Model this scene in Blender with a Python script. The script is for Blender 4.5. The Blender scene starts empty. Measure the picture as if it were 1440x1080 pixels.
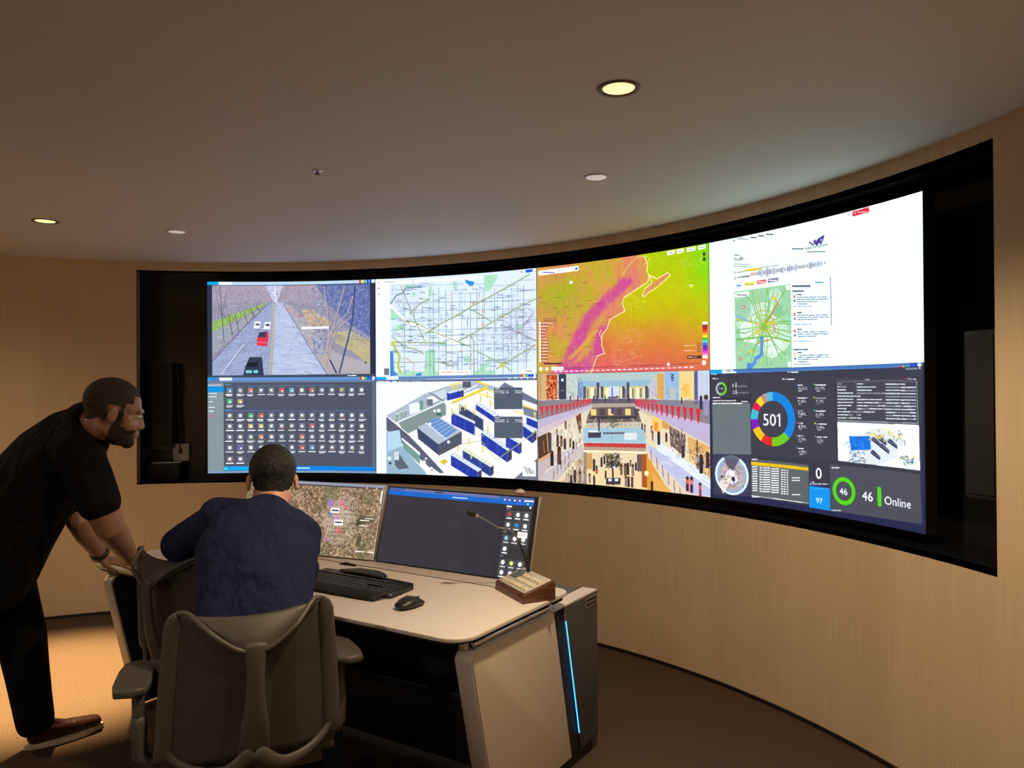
import bpy, bmesh, math, random
import numpy as np
from mathutils import Vector, Matrix
random.seed(7)
SC = bpy.context.scene
COL = SC.collection
PI = math.pi

# ------------------------------------------------------------------ camera, world, light, exposure
cam_d = bpy.data.cameras.new('camera'); cam = bpy.data.objects.new('camera', cam_d); COL.objects.link(cam)
cam_d.sensor_width = 36.0; cam_d.lens = 36.0*1076.07/1440.0; cam_d.clip_start = 0.05
def cam_axes(yaw, pit, rol):
    fw = Vector((math.sin(yaw)*math.cos(pit), math.cos(yaw)*math.cos(pit), math.sin(pit)))
    r0 = Vector((math.cos(yaw), -math.sin(yaw), 0)); u0 = r0.cross(fw)
    return r0*math.cos(rol)+u0*math.sin(rol), -r0*math.sin(rol)+u0*math.cos(rol), fw
rt, up, fw = cam_axes(-0.5645, 0.0071, -0.0058)
m = Matrix.Identity(4)
for i in range(3):
    m[i][0] = rt[i]; m[i][1] = up[i]; m[i][2] = -fw[i]
m.translation = Vector((2.4834, -0.6613, 1.4928))
cam.matrix_world = m
SC.camera = cam
SC.view_settings.view_transform = 'Standard'; SC.view_settings.look = 'None'
SC.view_settings.gamma = 1; SC.view_settings.use_curve_mapping = False
SC.view_settings.exposure = 0.0
w = bpy.data.worlds.new('world'); SC.world = w; w.use_nodes = True
w.node_tree.nodes['Background'].inputs[0].default_value = (0.5, 0.42, 0.34, 1)
w.node_tree.nodes['Background'].inputs[1].default_value = 0.0
SC.cycles.max_bounces = 6; SC.cycles.diffuse_bounces = 4; SC.cycles.glossy_bounces = 4
SC.cycles.transparent_max_bounces = 12
SC.cycles.sample_clamp_indirect = 4.0
SC.cycles.use_denoising = True
CEIL = 2.3788
SCREEN_GAIN = 1.05; HOT = 1.45
# recessed warm downlights: x, y, watts, cone; the first two are in view, the rear and left ones added as fill light
LAMPS = [(1.55, 1.41, 135, 150), (-1.67, 1.39, 2500, 47), (2.75, 0.6, 30, 150), (1.3, -1.9, 95, 165),
         (-1.2, -1.9, 50, 165), (-2.6, 0.1, 70, 160)]

# ------------------------------------------------------------------ materials
def mat(name, col, rough=0.6, metal=0.0, spec=0.5, bump=0.0, bscale=80.0, vary=0.0, vscale=8.0, stretch=(1,1,1), bdist=0.01, emit=None, estr=0.0, alpha=1.0, coat=0.0):
    M = bpy.data.materials.new(name); M.use_nodes = True
    nt = M.node_tree; b = nt.nodes['Principled BSDF']
    b.inputs['Base Color'].default_value = (*col, 1); b.inputs['Roughness'].default_value = rough
    b.inputs['Metallic'].default_value = metal; b.inputs['Specular IOR Level'].default_value = spec
    b.inputs['Coat Weight'].default_value = coat
    if alpha < 1: b.inputs['Alpha'].default_value = alpha
    if emit:
        b.inputs['Emission Color'].default_value = (*emit, 1); b.inputs['Emission Strength'].default_value = estr
    if bump or vary:
        tc = nt.nodes.new('ShaderNodeTexCoord'); mp = nt.nodes.new('ShaderNodeMapping')
        mp.inputs['Scale'].default_value = stretch; nt.links.new(tc.outputs['Object'], mp.inputs[0])
        if vary:
            n = nt.nodes.new('ShaderNodeTexNoise'); n.inputs['Scale'].default_value = vscale; n.inputs['Detail'].default_value = 5
            nt.links.new(mp.outputs[0], n.inputs[0])
            r = nt.nodes.new('ShaderNodeValToRGB'); nt.links.new(n.outputs[0], r.inputs[0])
            r.color_ramp.elements[0].position = 0.3; r.color_ramp.elements[1].position = 0.7
            r.color_ramp.elements[0].color = (*[c*(1-vary) for c in col], 1); r.color_ramp.elements[1].color = (*[min(1, c*(1+vary)) for c in col], 1)
            nt.links.new(r.outputs[0], b.inputs['Base Color'])
        if bump:
            n = nt.nodes.new('ShaderNodeTexNoise'); n.inputs['Scale'].default_value = bscale; n.inputs['Detail'].default_value = 4
            nt.links.new(mp.outputs[0], n.inputs[0])
            bp = nt.nodes.new('ShaderNodeBump'); bp.inputs['Strength'].default_value = bump; bp.inputs['Distance'].default_value = bdist
            nt.links.new(n.outputs[0], bp.inputs['Height']); nt.links.new(bp.outputs[0], b.inputs['Normal'])
    return M

def wall_material():
    # woven straw-coloured wall covering: fine vertical threads crossed by fainter horizontal ones
    M = bpy.data.materials.new('wall_covering'); M.use_nodes = True
    nt = M.node_tree; b = nt.nodes['Principled BSDF']; b.inputs['Roughness'].default_value = 0.62
    at = nt.nodes.new('ShaderNodeUVMap'); at.uv_map = 'arc'
    def nz(sx, sy, sc):
        mp = nt.nodes.new('ShaderNodeMapping'); mp.inputs['Scale'].default_value = (sx, sy, 1)
        n = nt.nodes.new('ShaderNodeTexNoise'); n.inputs['Scale'].default_value = sc; n.inputs['Detail'].default_value = 3
        nt.links.new(at.outputs[0], mp.inputs[0]); nt.links.new(mp.outputs[0], n.inputs[0]); return n
    a, c, e = nz(60, 0.8, 4), nz(3, 90, 3), nz(1.6, 0.05, 3)
    ma = nt.nodes.new('ShaderNodeMix'); ma.data_type = 'FLOAT'; ma.inputs[0].default_value = 0.3
    nt.links.new(a.outputs[0], ma.inputs[2]); nt.links.new(c.outputs[0], ma.inputs[3])
    mb = nt.nodes.new('ShaderNodeMix'); mb.data_type = 'FLOAT'; mb.inputs[0].default_value = 0.35
    nt.links.new(ma.outputs[0], mb.inputs[2]); nt.links.new(e.outputs[0], mb.inputs[3])
    r = nt.nodes.new('ShaderNodeValToRGB'); nt.links.new(mb.outputs[0], r.inputs[0])
    r.color_ramp.elements[0].position = 0.3; r.color_ramp.elements[1].position = 0.7
    r.color_ramp.elements[0].color = (0.50, 0.375, 0.235, 1); r.color_ramp.elements[1].color = (0.70, 0.545, 0.365, 1)
    nt.links.new(r.outputs[0], b.inputs['Base Color'])
    bp = nt.nodes.new('ShaderNodeBump'); bp.inputs['Strength'].default_value = 0.25; bp.inputs['Distance'].default_value = 0.002
    nt.links.new(ma.outputs[0], bp.inputs['Height']); nt.links.new(bp.outputs[0], b.inputs['Normal'])
    return M

M = {}
M['wall'] = wall_material()
M['ceiling'] = mat('ceiling_paint', (0.68, 0.68, 0.68), 0.7, bump=0.15, bscale=300)
M['carpet'] = mat('dark_carpet', (0.085, 0.06, 0.042), 0.95, spec=0.1, bump=0.6, bscale=260, vary=0.25, vscale=120)
M['skirting'] = mat('black_skirting', (0.012, 0.009, 0.008), 0.5)
M['niche'] = mat('niche_black', (0.010, 0.011, 0.014), 0.2, spec=0.6)
M['black'] = mat('black_plastic', (0.012, 0.012, 0.013), 0.42)
M['matte_black'] = mat('matte_black', (0.008, 0.008, 0.009), 0.7)
M['dark_grey'] = mat('dark_grey_plastic', (0.045, 0.047, 0.05), 0.5)
M['soft_grey'] = mat('grey_key_plastic', (0.03, 0.032, 0.036), 0.4)
M['silver'] = mat('silver_metal', (0.62, 0.61, 0.6), 0.3, metal=0.9)
M['chrome'] = mat('polished_rail', (0.85, 0.86, 0.88), 0.15, metal=1.0)
M['white_plastic'] = mat('white_plastic', (0.72, 0.70, 0.66), 0.45)
M['paper'] = mat('paper_white', (0.8, 0.8, 0.78), 0.8)
M['desk_top'] = mat('desk_laminate', (0.64, 0.58, 0.55), 0.42, vary=0.03, vscale=30)
M['desk_side'] = mat('desk_side_laminate', (0.54, 0.46, 0.38), 0.5)
M['desk_edge'] = mat('desk_edge_grey', (0.46, 0.42, 0.38), 0.4)
M['graphite'] = mat('graphite_panel', (0.055, 0.058, 0.062), 0.45)
M['wood'] = mat('walnut_wood', (0.10, 0.035, 0.022), 0.4, vary=0.45, vscale=14, stretch=(1, 1, 8))
M['faceplate'] = mat('brushed_faceplate', (0.55, 0.53, 0.47), 0.35, metal=0.2)
M['neck_metal'] = mat('gooseneck_metal', (0.28, 0.28, 0.29), 0.3, metal=0.9)
M['button'] = mat('cream_button', (0.72, 0.64, 0.48), 0.5)
M['lcd'] = mat('grey_lcd', (0.10, 0.11, 0.12), 0.25)
M['blue_led'] = mat('blue_led', (0.05, 0.3, 0.6), 0.5, emit=(0.05, 0.42, 1.0), estr=2.2)
M['chair_frame'] = mat('graphite_chair_frame', (0.075, 0.068, 0.058), 0.5)
M['chair_fabric'] = mat('chair_mesh_fabric', (0.062, 0.054, 0.044), 0.8, bump=0.3, bscale=500, alpha=0.84)
M['chair_seat'] = mat('chair_seat_mesh', (0.05, 0.045, 0.04), 0.85, bump=0.3, bscale=400)
M['lamp_glow'] = mat('lamp_glow', (0.9, 0.7, 0.4), 0.5, emit=(1.0, 0.74, 0.30), estr=1.6)
M['lamp_ring'] = mat('lamp_ring', (0.10, 0.08, 0.07), 0.5)
M['grille'] = mat('white_disc_glow', (0.92, 0.86, 0.84), 0.6, emit=(1.0, 0.9, 0.9), estr=0.35)  # weak glow added so the white discs stand out against the ceiling
M['skin_dark'] = mat('brown_skin', (0.30, 0.155, 0.10), 0.42, vary=0.12, vscale=25)
M['skin_light'] = mat('fair_skin', (0.62, 0.33, 0.25), 0.5, vary=0.08, vscale=25)
M['hair'] = mat('black_hair', (0.006, 0.006, 0.008), 0.55, bump=0.8, bscale=160, stretch=(1, 1, 0.4))
M['short_hair'] = mat('cropped_hair', (0.035, 0.028, 0.024), 0.75, bump=0.6, bscale=500)
M['beard'] = mat('black_beard', (0.022, 0.014, 0.011), 0.8, bump=0.8, bscale=500)
M['polo'] = mat('black_polo', (0.006, 0.0058, 0.0062), 0.9, spec=0.12, bump=0.9, bscale=9, bdist=0.08, stretch=(1, 1, 0.6))
M['trousers'] = mat('black_trousers', (0.006, 0.006, 0.006), 0.9, spec=0.12, bump=0.6, bscale=10, bdist=0.05)
M['suit'] = mat('navy_suit', (0.012, 0.018, 0.062), 0.85, spec=0.2, bump=0.8, bscale=7, bdist=0.09, stretch=(1, 1, 0.5))
M['shoe'] = mat('burgundy_leather', (0.035, 0.008, 0.006), 0.35, bump=0.2, bscale=60)
M['sole'] = mat('pale_sole', (0.55, 0.47, 0.34), 0.6)
M['eye'] = mat('eye_white', (0.6, 0.55, 0.5), 0.2)
M['iris'] = mat('eye_iris', (0.02, 0.01, 0.008), 0.2)
M['lip'] = mat('lip', (0.30, 0.12, 0.10), 0.5)
M['clear'] = mat('clear_dome', (0.6, 0.62, 0.6), 0.1, alpha=0.6)
M['red_led'] = mat('red_plastic', (0.35, 0.03, 0.03), 0.4)

# ------------------------------------------------------------------ mesh helpers
def tag(o, label=None, cat=None, group=None, kind=None):
    if label: o['label'] = label
    if cat: o['category'] = cat
    if group: o['group'] = group
    if kind: o['kind'] = kind
    return o
def thing(name, loc, rz=0, label=None, cat=None, group=None):
    o = bpy.data.objects.new(name, None); COL.objects.link(o)
    o.location = loc; o.rotation_euler = (0, 0, rz); o.empty_display_size = 0.1
    return tag(o, label, cat, group)

class MB:
    def __init__(s): s.v = []; s.f = []; s.sm = []
    def add(s, vs, fs, smooth=False, T=None):
        n = len(s.v)
        for p in vs:
            p = Vector(p)
            s.v.append(tuple(T @ p) if T is not None else tuple(p))
        for f in fs: s.f.append(tuple(i+n for i in f)); s.sm.append(smooth)
        return s
    def box(s, a, b, T=None):
        x0, y0, z0 = a; x1, y1, z1 = b
        vs = [(x0,y0,z0),(x1,y0,z0),(x1,y1,z0),(x0,y1,z0),(x0,y0,z1),(x1,y0,z1),(x1,y1,z1),(x0,y1,z1)]
        return s.add(vs, [(0,3,2,1),(4,5,6,7),(0,1,5,4),(1,2,6,5),(2,3,7,6),(3,0,4,7)], False, T)
    def rbox(s, a, b, r=0.004, seg=3, T=None, smooth=True):
        bm = bmesh.new(); bmesh.ops.create_cube(bm, size=1)
        for v in bm.verts:
            v.co = Vector(((a[0]+b[0])/2+v.co.x*(b[0]-a[0]), (a[1]+b[1])/2+v.co.y*(b[1]-a[1]), (a[2]+b[2])/2+v.co.z*(b[2]-a[2])))
        bmesh.ops.bevel(bm, geom=bm.edges[:], offset=r, segments=seg, profile=0.5, affect='EDGES')
        return s.bm(bm, T, smooth)
    def bm(s, bm, T=None, smooth=True):
        bm.verts.index_update()
        s.add([v.co.copy() for v in bm.verts], [tuple(v.index for v in f.verts) for f in bm.faces], smooth, T)
        bm.free(); return s
    def prism(s, poly, h0, h1, axis='z', bev=0.0, seg=3, T=None):
        # poly: 2D outline; extruded from h0 to h1 along the axis
        def P(p, h): return {'z': (p[0], p[1], h), 'x': (h, p[0], p[1]), 'y': (p[0], h, p[1])}[axis]
        bm = bmesh.new(); n = len(poly)
        lo = [bm.verts.new(P(p, h0)) for p in poly]; hi = [bm.verts.new(P(p, h1)) for p in poly]
        fl = bm.faces.new(lo); fh = bm.faces.new(hi[::-1])
        for i in range(n): bm.faces.new((lo[i], hi[i], hi[(i+1) % n], lo[(i+1) % n]))
        bmesh.ops.recalc_face_normals(bm, faces=bm.faces[:])
        if bev > 0: bmesh.ops.bevel(bm, geom=list(set(fl.edges[:]+fh.edges[:])), offset=bev, segments=seg, profile=0.5, affect='EDGES')
        return s.bm(bm, T, bev > 0)
    def chain(s, pts, rad, side=None, seg=16, caps=True, T=None):
        # a swept tube: rad entries are r or (a along side, b across)
        pts = [Vector(p) for p in pts]; n = len(pts)
        rad = [(r, r) if not isinstance(r, (tuple, list)) else r for r in rad]
        tans = []
        for i in range(n):
            t = pts[min(i+1, n-1)]-pts[max(i-1, 0)]; tans.append(t.normalized())
        sv = Vector(side) if side is not None else (Vector((0, 0, 1)) if abs(tans[0].z) < 0.9 else Vector((1, 0, 0)))
        rings = []
        def ring(c, t, a, b):
            nonlocal sv
            x = (sv-t*sv.dot(t)).normalized(); y = t.cross(x); sv = x
            return [c+x*a*math.cos(2*PI*k/seg)+y*b*math.sin(2*PI*k/seg) for k in range(seg)]
        if caps:
            for k in range(3, 0, -1):
                an = k*PI/2/4; a, b = rad[0]; rings.append(ring(pts[0]-tans[0]*min(a, b)*math.sin(an), tans[0], a*math.cos(an), b*math.cos(an)))
        for i in range(n): rings.append(ring(pts[i], tans[i], *rad[i]))
        if caps:
            for k in range(1, 4):
                an = k*PI/2/4; a, b = rad[-1]; rings.append(ring(pts[-1]+tans[-1]*min(a, b)*math.sin(an), tans[-1], a*math.cos(an), b*math.cos(an)))
        vs = [p for r in rings for p in r]; fs = []
        for i in range(len(rings)-1):
            for k in range(seg):
                k2 = (k+1) % seg; fs.append((i*seg+k, i*seg+k2, (i+1)*seg+k2, (i+1)*seg+k))
        fs.append(tuple(range(seg))[::-1]); fs.append(tuple((len(rings)-1)*seg+k for k in range(seg)))
        return s.add(vs, fs, True, T)
    def ell(s, c, r, R=None, seg=20, T=None):
        c = Vector(c); vs = []; fs = []; nr = seg//2
        for i in range(nr+1):
            ph = PI*i/nr
            for k in range(seg):
                th = 2*PI*k/seg
                p = Vector((r[0]*math.sin(ph)*math.cos(th), r[1]*math.sin(ph)*math.sin(th), r[2]*math.cos(ph)))
                vs.append(c+(R @ p if R is not None else p))
        for i in range(nr):
            for k in range(seg):
                k2 = (k+1) % seg; fs.append((i*seg+k, (i+1)*seg+k, (i+1)*seg+k2, i*seg+k2))
        s.add(vs, fs, True, T); return s
    def lathe(s, prof, seg=32, T=None, smooth=True):
        vs = []; fs = []
        for r, z in prof:
            for k in range(seg): vs.append((r*math.cos(2*PI*k/seg), r*math.sin(2*PI*k/seg), z))
        for i in range(len(prof)-1):
            for k in range(seg):
                k2 = (k+1) % seg; fs.append((i*seg+k, i*seg+k2, (i+1)*seg+k2, (i+1)*seg+k))
        return s.add(vs, fs, smooth, T)
    def sheet(s, grid, thick, nrm=None):
        # grid[i][j] of points -> closed sheet of the given thickness
        ni, nj = len(grid), len(grid[0]); G = [[Vector(p) for p in r] for r in grid]
        N = []
        for i in range(ni):
            row = []
            for j in range(nj):
                a = G[min(i+1, ni-1)][j]-G[max(i-1, 0)][j]; b = G[i][min(j+1, nj-1)]-G[i][max(j-1, 0)]
                row.append(a.cross(b).normalized())
            N.append(row)
        vs = [G[i][j]+N[i][j]*thick/2 for i in range(ni) for j in range(nj)]+[G[i][j]-N[i][j]*thick/2 for i in range(ni) for j in range(nj)]
        o = ni*nj; fs = []
        for i in range(ni-1):
            for j in range(nj-1):
                a, b, c, d = i*nj+j, i*nj+j+1, (i+1)*nj+j+1, (i+1)*nj+j
                fs.append((a, d, c, b)); fs.append((a+o, b+o, c+o, d+o))
        for i in range(ni-1):
            for j, fl in ((0, 1), (nj-1, 0)):
                a, d = i*nj+j, (i+1)*nj+j; fs.append((a, a+o, d+o, d) if fl else (a, d, d+o, a+o))
        for j in range(nj-1):
            for i, fl in ((0, 0), (ni-1, 1)):
                a, b = i*nj+j, i*nj+j+1; fs.append((a, a+o, b+o, b) if fl else (a, b, b+o, a+o))
        return s.add(vs, fs, True)
    def build(s, name, m, parent=None):
        me = bpy.data.meshes.new(name); me.from_pydata(s.v, [], s.f); me.validate()
        if len(me.polygons) == len(s.sm): me.polygons.foreach_set('use_smooth', s.sm)
        bm = bmesh.new(); bm.from_mesh(me); bmesh.ops.recalc_face_normals(bm, faces=bm.faces[:]); bm.to_mesh(me); bm.free()
        me.materials.append(m); me.update()
        o = bpy.data.objects.new(name, me); COL.objects.link(o)
        if parent: o.parent = parent
        return o
    def blob(s, name, m, parent=None, voxel=0.008, smooth=6, keep=None, thick=0.0, decim=0):
        # melts every overlapping form into one continuous surface
        o = s.build(name, m, parent)
        r = o.modifiers.new('remesh', 'REMESH'); r.mode = 'VOXEL'; r.voxel_size = voxel
        if smooth:
            q = o.modifiers.new('smooth', 'SMOOTH'); q.factor = 0.5; q.iterations = smooth
        dg = bpy.context.evaluated_depsgraph_get(); dg.update()
        me = bpy.data.meshes.new_from_object(o.evaluated_get(dg)); o.modifiers.clear()
        old = o.data; o.data = me; bpy.data.meshes.remove(old); me.name = name
        if not me.materials: me.materials.append(m)
        if keep:
            bm = bmesh.new(); bm.from_mesh(me)
            bmesh.ops.delete(bm, geom=[v for v in bm.verts if not keep(v.co)], context='VERTS')
            if thick: bmesh.ops.solidify(bm, geom=bm.faces[:], thickness=thick)
            bm.to_mesh(me); bm.free()
        me.polygons.foreach_set('use_smooth', [True]*len(me.polygons)); me.update()
        return o

def rounded(x0, y0, x1, y1, r, n=6):
    rr = r if isinstance(r, (tuple, list)) else (r, r, r, r); pts = []
    for (cx, cy, a0), q in zip(((x0, y0, PI), (x1, y0, 1.5*PI), (x1, y1, 0), (x0, y1, 0.5*PI)), rr):
        cx += q if cx == x0 else -q; cy += q if cy == y0 else -q
        for k in range(n+1):
            a = a0+k*PI/2/n; pts.append((cx+q*math.cos(a), cy+q*math.sin(a)))
    return pts
def RZ(a): return Matrix.Rotation(a, 4, 'Z')
def TR(x, y, z): return Matrix.Translation((x, y, z))
def dup(root, loc, rz, **kw):
    r = root.copy(); COL.objects.link(r); r.location = loc; r.rotation_euler = (0, 0, rz)
    for k in kw: r[k] = kw[k]
    def rec(a, b):
        for ch in list(a.children):
            c = ch.copy(); COL.objects.link(c); c.parent = b; rec(ch, c)
    rec(root, r); return r

# ------------------------------------------------------------------ the room shell
RW = 3.4115                      # inner radius of the curved wall, centred on the origin
T0, T1, Z0, Z1 = -0.8035, 0.8140, 0.8612, 2.3208      # the opening for the video wall
def cyl(R, th, z): return (R*math.sin(th), R*math.cos(th), z)

def arc_block(mb, R0, R1, t0, t1, z0, z1, n=None):
    n = n or max(2, int(abs(t1-t0)/0.02)); vs = []; fs = []
    for i in range(n+1):
        t = t0+(t1-t0)*i/n; vs += [cyl(R0, t, z0), cyl(R0, t, z1), cyl(R1, t, z1), cyl(R1, t, z0)]
    for i in range(n):
        a = i*4; b = a+4
        for k in range(4): fs.append((a+k, b+k, b+(k+1) % 4, a+(k+1) % 4))
    fs.append((0, 1, 2, 3)); fs.append((n*4+3, n*4+2, n*4+1, n*4))
    mb.add(vs, fs, False); return mb
def arc_uv(o):
    me = o.data; uv = me.uv_layers.new(name='arc')
    for lp in me.loops:
        p = me.vertices[lp.vertex_index].co; uv.data[lp.index].uv = (math.atan2(p.x, p.y)*RW if p.y > 0 or abs(p.x) > 3.3 else p.x, p.z)
def smooth_by_angle(o, deg=30):
    me = o.data; bm = bmesh.new(); bm.from_mesh(me)
    for e in bm.edges:
        e.smooth = len(e.link_faces) == 2 and e.calc_face_angle(0) < math.radians(deg)
    for f in bm.faces: f.smooth = True
    bm.to_mesh(me); bm.free()

b = MB()
arc_block(b, RW, RW+0.09, -PI/2, T0, 0, CEIL); arc_block(b, RW, RW+0.09, T1, PI/2, 0, CEIL)
arc_block(b, RW, RW+0.09, T0, T1, 0, Z0); arc_block(b, RW, RW+0.09, T0, T1, Z1, CEIL)
o = b.build('wall_back', M['wall']); smooth_by_angle(o); arc_uv(o); tag(o, 'curved wall covered in straw coloured woven wallpaper', None, None, 'structure')
YR = -3.0
for nm, a, c in (('wall_left', (-RW-0.09, YR, 0), (-RW, 0, CEIL)), ('wall_right', (RW, YR, 0), (RW+0.09, 0, CEIL)), ('wall_front', (-RW-0.09, YR-0.09, 0), (RW+0.09, YR, CEIL))):
    o = MB().box(a, c).build(nm, M['wall']); arc_uv(o); tag(o, None, None, None, 'structure')
def slab(name, z0, z1, m):
    n = 64; pl = [(3.8*math.sin(-PI/2+PI*i/n), 3.8*math.cos(-PI/2+PI*i/n)) for i in range(n+1)]
    pl = [(x, max(y, 0)) for x, y in pl]+[(3.8, YR-0.2), (-3.8, YR-0.2)]
    o = MB().prism(pl, z0, z1).build(name, m); return tag(o, None, None, None, 'structure')
slab('floor', -0.06, 0.0, M['carpet']); slab('ceiling', CEIL, CEIL+0.06, M['ceiling'])
o = arc_block(MB(), RW-0.008, RW-0.0005, -PI/2, PI/2, 0.0, 0.018).build('baseboard_back', M['skirting']); tag(o, None, None, None, 'structure')

# the black lining of the recess the screens sit in
b = MB(); RB = 3.80
arc_block(b, RB, RB+0.02, T0-0.01, T1+0.01, Z0-0.02, Z1+0.02)
arc_block(b, RW+0.001, RB, T0-0.01, T1+0.01, Z1, Z1+0.02); arc_block(b, RW+0.001, RB, T0-0.01, T1+0.01, Z0-0.02, Z0)
arc_block(b, RW+0.001, RB, T0-0.006, T0, Z0, Z1, 2); arc_block(b, RW+0.001, RB, T1, T1+0.006, Z0, Z1, 2)
o = b.build('trim_1', M['niche']); smooth_by_angle(o); tag(o, 'gloss black lining of the recess around the screens', None, None, 'structure')

# ------------------------------------------------------------------ ceiling fittings
def downlight(x, y, watts, cone, label):
    t = thing('downlight', (x, y, CEIL), 0, label, 'ceiling light', 'warm recessed downlights')
    MB().lathe([(0.047, 0.0), (0.049, -0.003), (0.062, -0.004), (0.064, 0.0)]).build('trim_ring', M['lamp_ring'], t)
    MB().lathe([(0.0005, -0.0015), (0.046, -0.0015), (0.047, -0.0005)]).build('lens', M['lamp_glow'], t)
    ld = bpy.data.lights.new('lamp', 'SPOT'); ld.energy = watts; ld.color = (1.0, 0.84, 0.66) if y < 0 else ((1.0, 0.74, 0.45) if watts < 1000 else (1.0, 0.64, 0.28)); ld.spot_size = math.radians(cone); ld.spot_blend = 0.85 if watts > 1000 else 0.55
    ld.shadow_soft_size = 0.04
    lo = bpy.data.objects.new('lamp', ld); COL.objects.link(lo); lo.parent = t; lo.location = (0, 0, -0.012)
    return t
downlight(*LAMPS[0], 'lit warm round downlight in the ceiling in front of the right half of the screens')
downlight(*LAMPS[1], 'lit warm round downlight in the ceiling at the far left')
for q, l in zip(LAMPS[2:], ('by the right hand wall', 'behind the camera, right, added as fill light', 'behind the camera, left, added as fill light', 'by the left hand wall, added as fill light')): downlight(*q, 'warm round downlight outside the picture '+l)
def dim_downlight(x, y, label):
    t = thing('dim_downlight', (x, y, CEIL), 0, label, 'ceiling light', 'dim white downlights')
    MB().lathe([(0.0005, -0.006), (0.040, -0.0055), (0.043, -0.004)]).build('diffuser', M['grille'], t)
    MB().lathe([(0.043, 0.0), (0.043, -0.005), (0.047, -0.006), (0.050, -0.003), (0.050, 0.0)]).build('rim', M['white_plastic'], t)
dim_downlight(1.08, 2.22, 'dim round white downlight in the ceiling nearest the right hand screens')
dim_downlight(-1.34, 1.92, 'dim round white downlight in the ceiling above the left end of the screens')
t = thing('sprinkler', (0.18, 1.52, CEIL), 0, 'tiny dark sprinkler head in the middle of the ceiling', 'sprinkler')
MB().lathe([(0.0005, -0.003), (0.018, -0.003), (0.020, 0.0)]).build('plate', M['silver'], t)
MB().lathe([(0.0005, -0.016), (0.011, -0.016), (0.011, -0.014), (0.004, -0.012), (0.004, -0.003)]).build('deflector', M['lamp_ring'], t)

# ------------------------------------------------------------------ what the screens show: each picture is drawn cell by cell
# into the display's own grid of light cells (a colour attribute on its mesh)
def text_tris(s, _c={}):
    if s in _c: return _c[s]
    cu = bpy.data.curves.new('t', 'FONT'); cu.body = s; cu.resolution_u = 3
    ob = bpy.data.objects.new('t', cu); COL.objects.link(ob)
    dg = bpy.context.evaluated_depsgraph_get(); me = ob.evaluated_get(dg).to_mesh(); me.calc_loop_triangles()
    V = np.array([v.co[:2] for v in me.vertices]); T = [tuple(t.vertices) for t in me.loop_triangles]
    bpy.data.objects.remove(ob); bpy.data.curves.remove(cu)
    V[:, 0] -= V[:, 0].min(); h = V[:, 1].max() if len(V) else 1
    _c[s] = (V, T, V[:, 0].max()); return _c[s]
def vnoise(h, w, ny, nx, seed):
    r = np.random.RandomState(seed).rand(ny+2, nx+2); y = np.linspace(0, ny, h, endpoint=False); x = np.linspace(0, nx, w, endpoint=False)
    yi = y.astype(int); xi = x.astype(int); fy = (y-yi)[:, None]; fx = (x-xi)[None]; fy = fy*fy*(3-2*fy); fx = fx*fx*(3-2*fx)
    a = r[yi][:, xi]; b = r[yi][:, xi+1]; c = r[yi+1][:, xi]; d = r[yi+1][:, xi+1]
    return (a*(1-fx)+b*fx)*(1-fy)+(c*(1-fx)+d*fx)*fy
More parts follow.
